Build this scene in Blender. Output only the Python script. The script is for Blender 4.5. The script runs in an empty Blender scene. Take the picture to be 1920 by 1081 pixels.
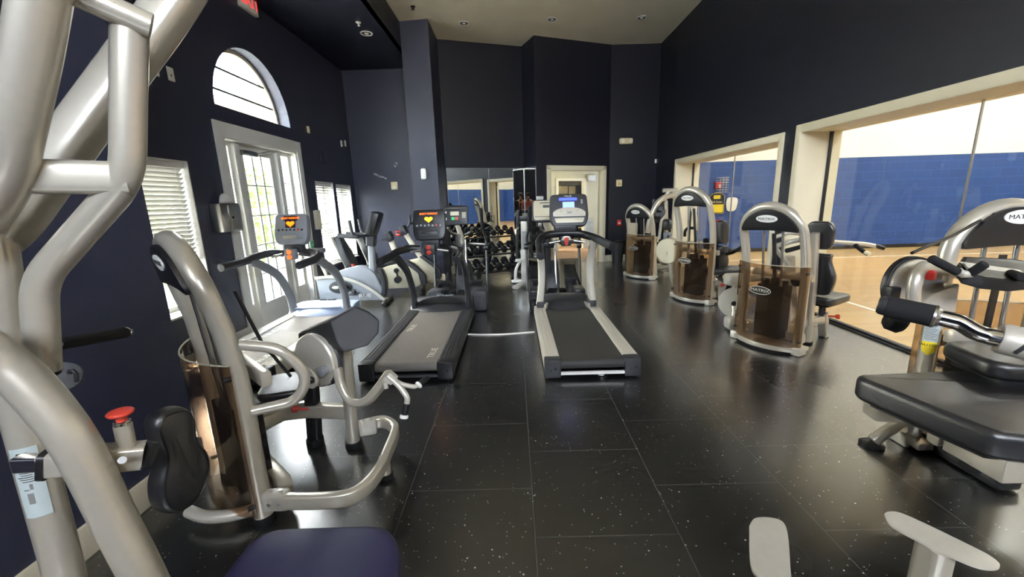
import bpy, bmesh, math, random
from mathutils import Vector, Matrix
random.seed(7)
SC = bpy.context.scene
COL = SC.collection
PI = math.pi
V = Vector
R = math.radians

# ------------------------------------------------------------------ camera
F_PX, EYE = 760.0, V((0, 0, 1.47))
def _cam_basis():
    d = V((962 - 960, -(375 - 540.5), -F_PX)).normalized()
    up = V((0, 1, 0)); up = (up - d * up.dot(d)).normalized()
    side = d.cross(up)
    r = R(1.7)
    up2 = up * math.cos(r) - side * math.sin(r)
    return Matrix((d.cross(up2), d, up2))        # rows: world axes in camera space
CB = _cam_basis()
def ray(px, py):
    return CB @ V((px - 960, -(py - 540.5), -F_PX))
def at(px, py, y):
    r = ray(px, py); return EYE + r * (y / r.y)
def atz(px, py, z=0.0):
    r = ray(px, py); return EYE + r * ((z - EYE.z) / r.z)
def atx(px, py, x):
    r = ray(px, py); return EYE + r * (x / r.x)
def atw(px, py, a, b):
    "point of the vertical wall through plan points a, b"
    n = V((b[1] - a[1], a[0] - b[0], 0)); r = ray(px, py)
    return EYE + r * ((V((a[0], a[1], 0)) - V((0, 0, 0))).dot(n) / r.dot(n))

# ------------------------------------------------------------------ materials
def lin(c):
    c /= 255.0
    return c / 12.92 if c <= 0.04045 else ((c + 0.055) / 1.055) ** 2.4
def rgb(r, g, b): return (lin(r), lin(g), lin(b), 1)
def mat(name, col, rough=0.5, metal=0.0, var=0.06, scale=12.0, bump=0.0, bscale=200.0, spec=0.5, emit=None, es=0.0, coat=0.0):
    m = bpy.data.materials.new(name); m.use_nodes = True
    nt = m.node_tree; b = nt.nodes['Principled BSDF']
    c = rgb(*col)
    b.inputs['Roughness'].default_value = rough
    b.inputs['Metallic'].default_value = metal
    b.inputs['Specular IOR Level'].default_value = spec
    if coat: b.inputs['Coat Weight'].default_value = coat; b.inputs['Coat Roughness'].default_value = 0.15
    tc = nt.nodes.new('ShaderNodeTexCoord')
    nz = nt.nodes.new('ShaderNodeTexNoise'); nz.inputs['Scale'].default_value = scale; nz.inputs['Detail'].default_value = 4
    nt.links.new(tc.outputs['Object'], nz.inputs['Vector'])
    mx = nt.nodes.new('ShaderNodeMix'); mx.data_type = 'RGBA'
    mx.inputs['A'].default_value = tuple(max(0, v * (1 - var)) for v in c[:3]) + (1,)
    mx.inputs['B'].default_value = tuple(min(1, v * (1 + var)) for v in c[:3]) + (1,)
    nt.links.new(nz.outputs['Fac'], mx.inputs['Factor'])
    nt.links.new(mx.outputs['Result'], b.inputs['Base Color'])
    if emit:
        b.inputs['Emission Color'].default_value = rgb(*emit); b.inputs['Emission Strength'].default_value = es
    if bump:
        n2 = nt.nodes.new('ShaderNodeTexNoise'); n2.inputs['Scale'].default_value = bscale; n2.inputs['Detail'].default_value = 3
        nt.links.new(tc.outputs['Object'], n2.inputs['Vector'])
        bp = nt.nodes.new('ShaderNodeBump'); bp.inputs['Strength'].default_value = bump; bp.inputs['Distance'].default_value = 0.01
        nt.links.new(n2.outputs['Fac'], bp.inputs['Height']); nt.links.new(bp.outputs['Normal'], b.inputs['Normal'])
    return m
def pane_mat(name, tint, ior=1.5, rough=0.0, alpha=0.0, body=(0, 0, 0)):
    "thin clear sheet: fresnel mirror over tinted see-through"
    m = bpy.data.materials.new(name); m.use_nodes = True
    nt = m.node_tree; nt.nodes.clear()
    out = nt.nodes.new('ShaderNodeOutputMaterial')
    tr = nt.nodes.new('ShaderNodeBsdfTransparent'); tr.inputs['Color'].default_value = rgb(*tint)
    gl = nt.nodes.new('ShaderNodeBsdfGlossy'); gl.inputs['Roughness'].default_value = rough
    lw = nt.nodes.new('ShaderNodeFresnel'); ge = nt.nodes.new('ShaderNodeNewGeometry')
    mi = nt.nodes.new('ShaderNodeMix'); mi.inputs['A'].default_value = ior; mi.inputs['B'].default_value = 1 / ior
    nt.links.new(ge.outputs['Backfacing'], mi.inputs['Factor']); nt.links.new(mi.outputs['Result'], lw.inputs['IOR'])
    mx = nt.nodes.new('ShaderNodeMixShader')
    base = tr.outputs[0]
    if alpha:
        df = nt.nodes.new('ShaderNodeBsdfDiffuse'); df.inputs['Color'].default_value = rgb(*body)
        m2 = nt.nodes.new('ShaderNodeMixShader'); m2.inputs[0].default_value = alpha
        nt.links.new(tr.outputs[0], m2.inputs[1]); nt.links.new(df.outputs[0], m2.inputs[2]); base = m2.outputs[0]
    nt.links.new(lw.outputs[0], mx.inputs[0]); nt.links.new(base, mx.inputs[1]); nt.links.new(gl.outputs[0], mx.inputs[2])
    nt.links.new(mx.outputs[0], out.inputs[0])
    return m
M = {}
M['silver'] = mat('silver paint', (198, 191, 175), 0.3, 0.5, 0.04, 60, coat=0.25)
M['silver_light'] = mat('pale silver paint', (198, 193, 180), 0.4, 0.35, 0.05, 40)
M['cream_plastic'] = mat('cream plastic', (206, 198, 178), 0.42, 0, 0.04)
M['grey_plastic'] = mat('mid grey plastic', (142, 145, 150), 0.42, 0.1, 0.04)
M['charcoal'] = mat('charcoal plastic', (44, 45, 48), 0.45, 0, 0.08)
M['black'] = mat('black plastic', (24, 24, 26), 0.38, 0, 0.1)
M['rubber'] = mat('black rubber', (20, 20, 21), 0.62, 0, 0.15, 30, 0.15, 300, 0.25)
M['grip'] = mat('foam grip', (30, 30, 32), 0.8, 0, 0.1, 60, 0.25, 500, 0.25)
M['vinyl_dull'] = mat('matt black vinyl', (36, 36, 39), 0.6, 0, 0.1, 20, 0.10, 420)
M['vinyl'] = mat('black vinyl', (32, 32, 35), 0.32, 0, 0.1, 20, 0.10, 420, 0.9)
M['navy_vinyl'] = mat('navy vinyl', (38, 36, 70), 0.42, 0, 0.08, 20, 0.12, 420)
M['chrome'] = mat('chrome', (225, 225, 225), 0.07, 1.0, 0.02)
M['steel'] = mat('brushed steel', (190, 190, 188), 0.28, 1.0, 0.05)
M['dark_steel'] = mat('dark steel', (60, 60, 62), 0.35, 0.8, 0.08)
M['red'] = mat('red plastic', (196, 62, 48), 0.35, 0, 0.05)
M['red_paint'] = mat('red enamel', (205, 40, 36), 0.4, 0, 0.05)
M['white'] = mat('white plastic', (232, 230, 224), 0.45, 0, 0.02)
M['paper'] = mat('paper', (232, 232, 226), 0.8, 0, 0.02)
M['ivory'] = mat('ivory plastic', (222, 208, 168), 0.5, 0, 0.03)
M['yellow'] = mat('yellow label', (236, 208, 50), 0.5, 0, 0.03)
M['ink'] = mat('black ink', (20, 20, 20), 0.6)
M['ink_grey'] = mat('grey ink', (120, 120, 118), 0.6)
M['gold'] = mat('gold ink', (206, 172, 84), 0.5)
M['trim'] = mat('cream trim paint', (222, 212, 186), 0.42, 0, 0.03, 5)
M['white_trim'] = mat('white trim paint', (222, 220, 214), 0.42, 0, 0.03, 5)
M['navy'] = mat('navy wall paint', (46, 48, 66), 0.46, 0, 0.08, 2.0, 0.12, 160)  # lens haze over the left side is lightened into this wall colour
M['navy_dark'] = mat('deep navy wall paint', (13, 15, 32), 0.5, 0, 0.08, 2.0, 0.12, 160)  # darker copy of the same wall navy, without that haze
M['ceiling'] = mat('ceiling paint', (230, 222, 200), 0.9, 0, 0.03, 3, 0.35, 220)
M['blue_court'] = None
M['court_white'] = mat('court white wall', (238, 236, 226), 0.85, 0, 0.02, 2)
M['belt'] = mat('tread belt', (44, 43, 42), 0.62, 0, 0.22, 14, 0.2, 500)
M['belt_grey'] = mat('worn grey tread belt', (96, 93, 88), 0.55, 0, 0.12, 14, 0.15, 500)
M['glass'] = pane_mat('window glass', (246, 250, 249), 1.45)
M['tint'] = pane_mat('smoked acrylic', (228, 217, 206), 1.45, 0.03, 0.025, (128, 104, 80))
def slat_mat():
    m = mat('white translucent slats', (176, 174, 168), 0.5, 0, 0.02); nt = m.node_tree; b = nt.nodes['Principled BSDF']; out = nt.nodes['Material Output']
    tl = nt.nodes.new('ShaderNodeBsdfTranslucent'); tl.inputs['Color'].default_value = rgb(240, 236, 226)
    mx = nt.nodes.new('ShaderNodeMixShader'); mx.inputs[0].default_value = 0.05
    nt.links.new(b.outputs[0], mx.inputs[1]); nt.links.new(tl.outputs[0], mx.inputs[2]); nt.links.new(mx.outputs[0], out.inputs['Surface']); return m
M['slat'] = slat_mat()
M['mirror'] = mat('mirror', (236, 240, 238), 0.0, 1.0, 0.0)
M['skin'] = mat('skin', (200, 150, 122), 0.5, 0, 0.05)
M['shirt'] = mat('pink shirt', (196, 108, 104), 0.8, 0, 0.08)
M['jeans'] = mat('dark trousers', (40, 42, 52), 0.85, 0, 0.1)
M['hair'] = mat('dark hair', (40, 30, 24), 0.6)
M['carpet'] = mat('tan carpet', (150, 116, 84), 0.95, 0, 0.2, 40, 0.3, 300)
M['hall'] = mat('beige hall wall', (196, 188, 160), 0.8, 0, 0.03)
M['orange_led'] = mat('orange display', (255, 110, 20), 0.5, emit=(255, 96, 10), es=4.0)
M['yellow_led'] = mat('amber display', (255, 190, 30), 0.5, emit=(255, 170, 20), es=3.0)
M['orange_dim'] = mat('dim orange display', (210, 120, 60), 0.5, emit=(255, 120, 40), es=0.8)
M['blue_led'] = mat('blue display', (70, 90, 255), 0.4, emit=(62, 84, 255), es=1.6)
M['blue_pale'] = mat('pale blue display', (130, 160, 255), 0.4, emit=(130, 160, 255), es=1.5)
M['red_led'] = mat('red exit lettering', (255, 60, 60), 0.5, emit=(255, 50, 50), es=1.6)
M['lamp'] = mat('lamp', (255, 250, 235), 0.5, emit=(255, 246, 228), es=12.0)
M['concrete'] = mat('outside concrete', (226, 218, 204), 0.9, 0, 0.08, 3)
M['stucco'] = mat('outside stucco', (214, 190, 160), 0.9, 0, 0.05, 3)
M['leaf'] = mat('hedge leaf', (92, 122, 52), 0.6, 0, 0.3, 6)
M['white_steel'] = mat('white machine enamel', (222, 220, 212), 0.35, 0, 0.03)
M['tan_plastic'] = mat('khaki plastic', (188, 180, 156), 0.42, 0.15, 0.04)
M['iron'] = mat('black cast iron', (26, 26, 27), 0.5, 0.3, 0.15)
M['green'] = mat('green sticker', (50, 190, 120), 0.5)
M['bluegrey'] = mat('blue grey plastic', (150, 162, 186), 0.35, 0.1, 0.04)

def blocks(name, ca, cb, w, h, mortar, axis='XZ'):
    m = bpy.data.materials.new(name); m.use_nodes = True
    nt = m.node_tree; b = nt.nodes['Principled BSDF']; b.inputs['Roughness'].default_value = 0.45
    tc = nt.nodes.new('ShaderNodeTexCoord'); sp = nt.nodes.new('ShaderNodeSeparateXYZ'); cm = nt.nodes.new('ShaderNodeCombineXYZ')
    nt.links.new(tc.outputs['Object'], sp.inputs[0])
    nt.links.new(sp.outputs[axis[0]], cm.inputs[0]); nt.links.new(sp.outputs[axis[1]], cm.inputs[1])
    br = nt.nodes.new('ShaderNodeTexBrick'); br.inputs['Scale'].default_value = 1
    br.inputs['Brick Width'].default_value = w; br.inputs['Row Height'].default_value = h; br.inputs['Mortar Size'].default_value = mortar
    br.inputs['Color1'].default_value = rgb(*ca); br.inputs['Color2'].default_value = rgb(*cb)
    br.inputs['Mortar'].default_value = rgb(*[min(255, int(c * 1.18)) for c in ca])
    nt.links.new(cm.outputs[0], br.inputs['Vector'])
    nt.links.new(br.outputs['Color'], b.inputs['Base Color'])
    bp = nt.nodes.new('ShaderNodeBump'); bp.inputs['Strength'].default_value = 0.5; bp.inputs['Distance'].default_value = 0.006; bp.invert = True
    nt.links.new(br.outputs['Fac'], bp.inputs['Height']); nt.links.new(bp.outputs['Normal'], b.inputs['Normal'])
    return m
M['blue_court'] = blocks('blue painted block wall', (44, 76, 138), (41, 71, 131), 0.42, 0.21, 0.005)

def floor_mat():
    m = bpy.data.materials.new('black rubber floor tiles'); m.use_nodes = True
    nt = m.node_tree; N = nt.nodes; L = nt.links; b = N['Principled BSDF']
    tc = N.new('ShaderNodeTexCoord')
    sp = N.new('ShaderNodeSeparateXYZ'); L.new(tc.outputs['Object'], sp.inputs[0])
    ax = N.new('ShaderNodeMath'); ax.inputs[1].default_value = 64 * 0.63 + 0.045; L.new(sp.outputs['Y'], ax.inputs[0])
    ay = N.new('ShaderNodeMath'); ay.inputs[1].default_value = 64 * 0.64 - 0.055; L.new(sp.outputs['X'], ay.inputs[0])
    cm = N.new('ShaderNodeCombineXYZ'); L.new(ax.outputs[0], cm.inputs[0]); L.new(ay.outputs[0], cm.inputs[1])
    br = N.new('ShaderNodeTexBrick'); br.inputs['Scale'].default_value = 1; br.offset = 0.5
    br.inputs['Brick Width'].default_value = 0.63; br.inputs['Row Height'].default_value = 0.64; br.inputs['Mortar Size'].default_value = 0.0027
    br.inputs['Mortar Smooth'].default_value = 0.3
    br.inputs['Color1'].default_value = (0.006, 0.006, 0.0065, 1); br.inputs['Color2'].default_value = (0.008, 0.008, 0.008, 1)
    br.inputs['Mortar'].default_value = (0.07, 0.07, 0.073, 1)
    L.new(cm.outputs[0], br.inputs['Vector'])
    # worn dust
    nz = N.new('ShaderNodeTexNoise'); nz.inputs['Scale'].default_value = 2.3; nz.inputs['Detail'].default_value = 8; nz.inputs['Roughness'].default_value = 0.65
    L.new(tc.outputs['Object'], nz.inputs['Vector'])
    rp = N.new('ShaderNodeValToRGB'); rp.color_ramp.elements[0].position = 0.35; rp.color_ramp.elements[1].position = 0.9
    rp.color_ramp.elements[0].color = (0, 0, 0, 1); rp.color_ramp.elements[1].color = (0.5, 0.5, 0.5, 1)
    L.new(nz.outputs['Fac'], rp.inputs[0])
    m1 = N.new('ShaderNodeMix'); m1.data_type = 'RGBA'; m1.inputs['B'].default_value = (0.020, 0.020, 0.020, 1)
    L.new(rp.outputs[0], m1.inputs['Factor']); L.new(br.outputs['Color'], m1.inputs['A'])
    # pale flecks
    prev = m1.outputs['Result']
    for sc, th, keep, colr in ((70, 0.20, 0.90, 0.45), (30, 0.11, 0.88, 0.7)):
        vo = N.new('ShaderNodeTexVoronoi'); vo.inputs['Scale'].default_value = sc
        L.new(tc.outputs['Object'], vo.inputs['Vector'])
        lt = N.new('ShaderNodeMath'); lt.operation = 'LESS_THAN'; lt.inputs[1].default_value = th; L.new(vo.outputs['Distance'], lt.inputs[0])
        sx = N.new('ShaderNodeSeparateColor'); L.new(vo.outputs['Color'], sx.inputs[0])
        gt = N.new('ShaderNodeMath'); gt.operation = 'GREATER_THAN'; gt.inputs[1].default_value = keep; L.new(sx.outputs[0], gt.inputs[0])
        mu = N.new('ShaderNodeMath'); mu.operation = 'MULTIPLY'; L.new(lt.outputs[0], mu.inputs[0]); L.new(gt.outputs[0], mu.inputs[1])
        m2 = N.new('ShaderNodeMix'); m2.data_type = 'RGBA'; m2.inputs['B'].default_value = (colr, colr, colr * 0.97, 1)
        L.new(mu.outputs[0], m2.inputs['Factor']); L.new(prev, m2.inputs['A']); prev = m2.outputs['Result']
    L.new(prev, b.inputs['Base Color'])
    mr = N.new('ShaderNodeMapRange'); mr.inputs['To Min'].default_value = 0.24; mr.inputs['To Max'].default_value = 0.34
    n5 = N.new('ShaderNodeTexNoise'); n5.inputs['Scale'].default_value = 1.1; n5.inputs['Detail'].default_value = 2; L.new(tc.outputs['Object'], n5.inputs['Vector']); L.new(n5.outputs['Fac'], mr.inputs['Value']); L.new(mr.outputs[0], b.inputs['Roughness'])
    b.inputs['Specular IOR Level'].default_value = 0.8; b.inputs['Coat Weight'].default_value = 0.8; b.inputs['Coat IOR'].default_value = 1.8; b.inputs['Coat Roughness'].default_value = 0.2
    n3 = N.new('ShaderNodeTexNoise'); n3.inputs['Scale'].default_value = 130; n3.inputs['Detail'].default_value = 2; L.new(tc.outputs['Object'], n3.inputs['Vector'])
    bp = N.new('ShaderNodeBump'); bp.inputs['Strength'].default_value = 0.035; bp.inputs['Distance'].default_value = 0.01
    L.new(n3.outputs['Fac'], bp.inputs['Height']); L.new(bp.outputs['Normal'], b.inputs['Normal'])
    return m
M['floor'] = floor_mat()

def wood_mat():
    m = bpy.data.materials.new('maple court boards'); m.use_nodes = True
    nt = m.node_tree; N = nt.nodes; L = nt.links; b = N['Principled BSDF']; b.inputs['Roughness'].default_value = 0.3
    tc = N.new('ShaderNodeTexCoord')
    br = N.new('ShaderNodeTexBrick'); br.inputs['Scale'].default_value = 1
    br.inputs['Brick Width'].default_value = 1.1; br.inputs['Row Height'].default_value = 0.057; br.inputs['Mortar Size'].default_value = 0.0012
    br.inputs['Color1'].default_value = rgb(202, 166, 106); br.inputs['Color2'].default_value = rgb(190, 152, 94); br.inputs['Mortar'].default_value = rgb(150, 108, 66)
    L.new(tc.outputs['Object'], br.inputs['Vector'])
    nz = N.new('ShaderNodeTexNoise'); nz.inputs['Scale'].default_value = 6; mp = N.new('ShaderNodeMapping'); mp.inputs['Scale'].default_value = (0.5, 9, 1)
    L.new(tc.outputs['Object'], mp.inputs[0]); L.new(mp.outputs[0], nz.inputs['Vector'])
    mx = N.new('ShaderNodeMix'); mx.data_type = 'RGBA'; mx.blend_type = 'MULTIPLY'; mx.inputs['Factor'].default_value = 0.25
    L.new(br.outputs['Color'], mx.inputs['A']); L.new(nz.outputs['Color'], mx.inputs['B']); L.new(mx.outputs['Result'], b.inputs['Base Color'])
    return m
M['wood'] = wood_mat()

# ------------------------------------------------------------------ mesh helpers
def bm_new(): return bmesh.new()
def merge(bm, tmp, mx=None):
    if mx is not None: tmp.transform(mx)
    me = bpy.data.meshes.new('tmp'); tmp.to_mesh(me); tmp.free(); bm.from_mesh(me); bpy.data.meshes.remove(me)
    return bm
def fr(o, x=(1, 0, 0), y=(0, 1, 0)):
    x = V(x).normalized(); y = V(y); y = (y - x * y.dot(x)).normalized(); z = x.cross(y)
    return Matrix(((x.x, y.x, z.x, o[0]), (x.y, y.y, z.y, o[1]), (x.z, y.z, z.z, o[2]), (0, 0, 0, 1)))
def bx(bm, c, s, bev=0.0, x=(1, 0, 0), y=(0, 1, 0), seg=2):
    t = bmesh.new(); bmesh.ops.create_cube(t, size=1)
    for v in t.verts: v.co = V((v.co.x * s[0], v.co.y * s[1], v.co.z * s[2]))
    if bev: bmesh.ops.bevel(t, geom=t.edges[:], offset=min(bev, min(s) * 0.49), segments=seg, affect='EDGES', profile=0.6)
    return merge(bm, t, fr(c, x, y))
def b2(bm, lo, hi, bev=0.0):
    return bx(bm, [(a + b) / 2 for a, b in zip(lo, hi)], [abs(b - a) for a, b in zip(lo, hi)], bev)
def rpoly(pts, r, n=5):
    "round the corners of a 2-D outline"
    out = []; k = len(pts)
    for i in range(k):
        p = V(pts[i]); a = V(pts[i - 1]); c = V(pts[(i + 1) % k])
        da, dc = a - p, c - p
        t = min(r, da.length * 0.48, dc.length * 0.48)
        p0, p1 = p + da.normalized() * t, p + dc.normalized() * t
        for j in range(n + 1):
            u = j / n; out.append(p0 * (1 - u) ** 2 + p * 2 * u * (1 - u) + p1 * u * u)
    return out
def prism(bm, outline, depth, mx=None, bev=0.0, seg=2):
    "outline in the local XY plane, from z=0 to z=depth"
    t = bmesh.new()
    vs = [t.verts.new((p[0], p[1], 0)) for p in outline]
    f = t.faces.new(vs)
    r = bmesh.ops.extrude_face_region(t, geom=[f])
    bmesh.ops.translate(t, vec=(0, 0, depth), verts=[g for g in r['geom'] if isinstance(g, bmesh.types.BMVert)])
    bmesh.ops.recalc_face_normals(t, faces=t.faces[:])
    if bev:
        ed = [e for e in t.edges if abs(e.verts[0].co.z - e.verts[1].co.z) < 1e-6]
        bmesh.ops.bevel(t, geom=ed, offset=bev, segments=seg, affect='EDGES', profile=0.6)
    return merge(bm, t, mx)
def ell(rx, ry, n=24, a0=0, a1=2 * PI, cx=0, cy=0):
    full = abs(a1 - a0 - 2 * PI) < 1e-6
    m = n if full else n + 1
    return [V((cx + rx * math.cos(a0 + (a1 - a0) * i / n), cy + ry * math.sin(a0 + (a1 - a0) * i / n))) for i in range(m)]
def rrect(w, h, r, n=4): return rpoly([(-w / 2, -h / 2), (w / 2, -h / 2), (w / 2, h / 2), (-w / 2, h / 2)], r, n)
def fil(pts, r, n=6):
    "fillet an open 3-D polyline"
    pts = [V(p) for p in pts]; out = [pts[0]]
    for i in range(1, len(pts) - 1):
        p, a, c = pts[i], pts[i - 1], pts[i + 1]
        da, dc = a - p, c - p
        t = min(r, da.length * 0.48, dc.length * 0.48)
        p0, p1 = p + da.normalized() * t, p + dc.normalized() * t
        for j in range(n + 1):
            u = j / n; out.append(p0 * (1 - u) ** 2 + p * 2 * u * (1 - u) + p1 * u * u)
    out.append(pts[-1])
    return out
def spline(pts, n=6):
    pts = [V(p) for p in pts]; out = []
    for i in range(len(pts) - 1):
        p0 = pts[max(i - 1, 0)]; p1 = pts[i]; p2 = pts[i + 1]; p3 = pts[min(i + 2, len(pts) - 1)]
        for j in range(n):
            t = j / n
            out.append(0.5 * ((2 * p1) + (p2 - p0) * t + (2 * p0 - 5 * p1 + 4 * p2 - p3) * t * t + (3 * p1 - p0 - 3 * p2 + p3) * t ** 3))
    out.append(pts[-1]); return out
def sweep(bm, path, prof, up=(0, 0, 1), scl=None, closed=False):
    "sweep a 2-D profile (or a radius) along a path, with capped ends"
    if isinstance(prof, (int, float)): prof = ell(prof, prof, 14)
    P = [V(p) for p in path]
    Q = [P[0]]
    for p in P[1:]:
        if (p - Q[-1]).length > 1e-5: Q.append(p)
    P = Q; n = len(P); k = len(prof); rings = []
    u = None
    for i in range(n):
        if closed: t = (P[(i + 1) % n] - P[i - 1]).normalized()
        else: t = ((P[min(i + 1, n - 1)]) - P[max(i - 1, 0)]).normalized()
        if u is None:
            u = V(up) - t * V(up).dot(t)
            if u.length < 1e-3: u = V((1, 0, 0)) - t * t.x
            if u.length < 1e-3: u = V((0, 1, 0)) - t * t.y
        else: u = u - t * u.dot(t)
        u.normalize(); s = t.cross(u)
        sc = scl[i] if scl else 1
        rings.append([bm.verts.new(P[i] + (s * q[0] + u * q[1]) * sc) for q in prof])
    fs = []
    for i in range(n if closed else n - 1):
        a, b = rings[i], rings[(i + 1) % n]
        for j in range(k): fs.append(bm.faces.new((a[j], a[(j + 1) % k], b[(j + 1) % k], b[j])))
    if not closed:
        fs.append(bm.faces.new(list(reversed(rings[0])))); fs.append(bm.faces.new(rings[-1]))
    bmesh.ops.recalc_face_normals(bm, faces=fs)
    return bm
def tube(path, r, fillet=0.0, up=(0, 0, 1), bm=None):
    bm = bm or bmesh.new()
    return sweep(bm, fil(path, fillet) if fillet else path, r, up)
def cyl(bm, a, b, r, r2=None, n=20, bev=0.0):
    a, b = V(a), V(b); d = b - a
    prof = ell(r, r, n)
    if bev:
        u = d.normalized() * bev
        return sweep(bm, [a, a + u, b - u, b], prof, up=(0.3, 0.2, 1), scl=[1 - bev / r, 1, 1, 1 - bev / r])
    return sweep(bm, [a, b], prof, up=(0.3, 0.2, 1), scl=[1, (r2 / r) if r2 else 1])
def lathe(bm, prof, mx=None, n=24):
    t = bmesh.new(); rings = []
    for r, z in prof:
        rings.append([t.verts.new((max(r, 1e-4) * math.cos(2 * PI * i / n), max(r, 1e-4) * math.sin(2 * PI * i / n), z)) for i in range(n)])
    for a, b in zip(rings, rings[1:]):
        for j in range(n): t.faces.new((a[j], a[(j + 1) % n], b[(j + 1) % n], b[j]))
    t.faces.new(rings[0]); t.faces.new(rings[-1])
    bmesh.ops.recalc_face_normals(t, faces=t.faces[:])
    return merge(bm, t, mx)
def loft(bm, rings, cap=True):
    rs = [[bm.verts.new(p) for p in r] for r in rings]; k = len(rs[0]); fs = []
    for a, b in zip(rs, rs[1:]):
        for j in range(k): fs.append(bm.faces.new((a[j], a[(j + 1) % k], b[(j + 1) % k], b[j])))
    if cap: fs.append(bm.faces.new(rs[0])); fs.append(bm.faces.new(rs[-1]))
    bmesh.ops.recalc_face_normals(bm, faces=fs)
    return bm
def cushion(bm, outline, th, mx=None, r=0.02, crown=0.0):
    "upholstered pad: outline in XY, thickness along +Z with round edges"
    c = sum((V(p) for p in outline), V((0, 0))) / len(outline)
    t = bmesh.new(); rings = []
    def ring(ins, z):
        out = []
        k = len(outline)
        for i in range(k):
            a, b = V(outline[i - 1]), V(outline[(i + 1) % k]); tg = (b - a).normalized(); nn = V((tg.y, -tg.x))
            if nn.dot(V(outline[i]) - c) < 0: nn = -nn
            p = V(outline[i]) - nn * ins; out.append((p.x, p.y, z))
        return out
    n = 5
    for i in range(n + 1):
        a = PI / 2 * i / n; rings.append(ring(r * (1 - math.sin(a)), r * (1 - math.cos(a))))
    for i in range(n + 1):
        a = PI / 2 * i / n; rings.append(ring(r * (1 - math.cos(a)), th - r * (1 - math.sin(a))))
    if crown: rings.append([(c.x + (p[0] - c.x) * 0.6, c.y + (p[1] - c.y) * 0.6, th + crown) for p in rings[-1]])
    loft(t, rings)
    return merge(bm, t, mx)
_tc = {}
def text_bm(bm, s, h, mx, depth=0.0015, sx=1.0, align='CENTER', shear=0.0):
    key = (s, round(shear, 2))
    if key not in _tc:
        cu = bpy.data.curves.new('t', 'FONT'); cu.body = s; cu.size = 1; cu.extrude = 0.5; cu.align_x = 'CENTER'; cu.align_y = 'CENTER'; cu.resolution_u = 2; cu.shear = shear
        ob = bpy.data.objects.new('t', cu); COL.objects.link(ob); bpy.context.view_layer.update()
        me = bpy.data.meshes.new_from_object(ob.evaluated_get(bpy.context.evaluated_depsgraph_get()))
        bpy.data.objects.remove(ob); _tc[key] = me
    t = bmesh.new(); t.from_mesh(_tc[key])
    hs = h / 0.72
    for v in t.verts: v.co = V((v.co.x * hs * sx, v.co.y * hs, (v.co.z + 0.5) * depth))
    return merge(bm, t, mx)

# ------------------------------------------------------------------ objects
INV = {}
def obj(name, bm, m, parent=None, W=False, ang=38):
    if W and parent is not None: bm.transform(INV[root(parent).name])
    me = bpy.data.meshes.new(name); bm.to_mesh(me); bm.free()
    for p in me.polygons: p.use_smooth = True
    me.set_sharp_from_angle(angle=R(ang))
    me.materials.append(M[m] if isinstance(m, str) else m)
    o = bpy.data.objects.new(name, me); COL.objects.link(o)
    if parent is not None: o.parent = parent
    return o
def root(o):
    while o.parent is not None: o = o.parent
    return o
def tag(o, label, cat, group=None, kind=None):
    if label: o['label'] = label
    if cat: o['category'] = cat
    if group: o['group'] = group
    if kind: o['kind'] = kind
    return o
def thing(name, label, cat, loc=(0, 0, 0), rz=0.0, group=None):
    o = bpy.data.objects.new(name, None); COL.objects.link(o); o.empty_display_size = 0.1
    o.location = loc; o.rotation_euler = (0, 0, rz)
    INV[o.name] = (Matrix.Translation(V(loc)) @ Matrix.Rotation(rz, 4, 'Z')).inverted()
    return tag(o, label, cat, group)
def struct(name, bm, m, parent=None):
    o = obj(name, bm, m, parent)
    if parent is None: o['kind'] = 'structure'
    return o
def copy_tree(o, parent=None):
    c = o.copy(); COL.objects.link(c)
    if parent is not None: c.parent = parent
    for ch in o.children: copy_tree(ch, c)
    return c
# ------------------------------------------------------------------ the room
XW, XG, XL, XN = 3.28, 3.60, -3.12, -1.91      # right wall face, court glass, bay wall, near-left wall
YB0, YB1 = 2.15, 8.22                            # the window bay
ZS = 3.92                                        # bay soffit
PA, PB, PC, PD, PE = (-1.33, 8.36), (0.255, 9.10), (0.4885, 8.588), (2.175, 9.45), (3.28, 9.62)
def zc(x): return 4.42 + 0.047 * (x + 1.8)
def cut(o, cutters):
    for c in cutters:
        m = o.modifiers.new('b', 'BOOLEAN'); m.operation = 'DIFFERENCE'; m.solver = 'EXACT'; m.object = c
    dg = bpy.context.evaluated_depsgraph_get(); bpy.context.view_layer.update()
    me = bpy.data.meshes.new_from_object(o.evaluated_get(bpy.context.evaluated_depsgraph_get()))
    o.modifiers.clear(); o.data = me
    for p in me.polygons: p.use_smooth = False
    for c in cutters: bpy.data.objects.remove(c)
def cutter(bm):
    me = bpy.data.meshes.new('c'); bm.to_mesh(me); bm.free(); o = bpy.data.objects.new('c', me); COL.objects.link(o); return o
def vwall(a, b, z0, z1a, z1b, th, flip=1):
    "vertical wall slab through plan points a-b, thickness away from the room"
    d = V((b[0] - a[0], b[1] - a[1])).normalized(); n = V((-d.y, d.x)) * th * flip
    bm = bmesh.new(); vs = []
    for p in (a, b, (b[0] + n.x, b[1] + n.y), (a[0] + n.x, a[1] + n.y)): vs.append(bm.verts.new((p[0], p[1], z0)))
    ws = []
    for i, p in enumerate((a, b, (b[0] + n.x, b[1] + n.y), (a[0] + n.x, a[1] + n.y))): ws.append(bm.verts.new((p[0], p[1], z1a if i in (0, 3) else z1b)))
    bm.faces.new(vs); bm.faces.new(ws)
    for i in range(4): bm.faces.new((vs[i], vs[(i + 1) % 4], ws[(i + 1) % 4], ws[i]))
    bmesh.ops.recalc_face_normals(bm, faces=bm.faces[:]); return bm

YR = -3.2                                        # wall behind the camera
# floor
bm = bmesh.new(); b2(bm, (-3.3, YR - .2, -.1), (XG + .02, 10.1, 0)); struct('floor', bm, 'floor')
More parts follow.
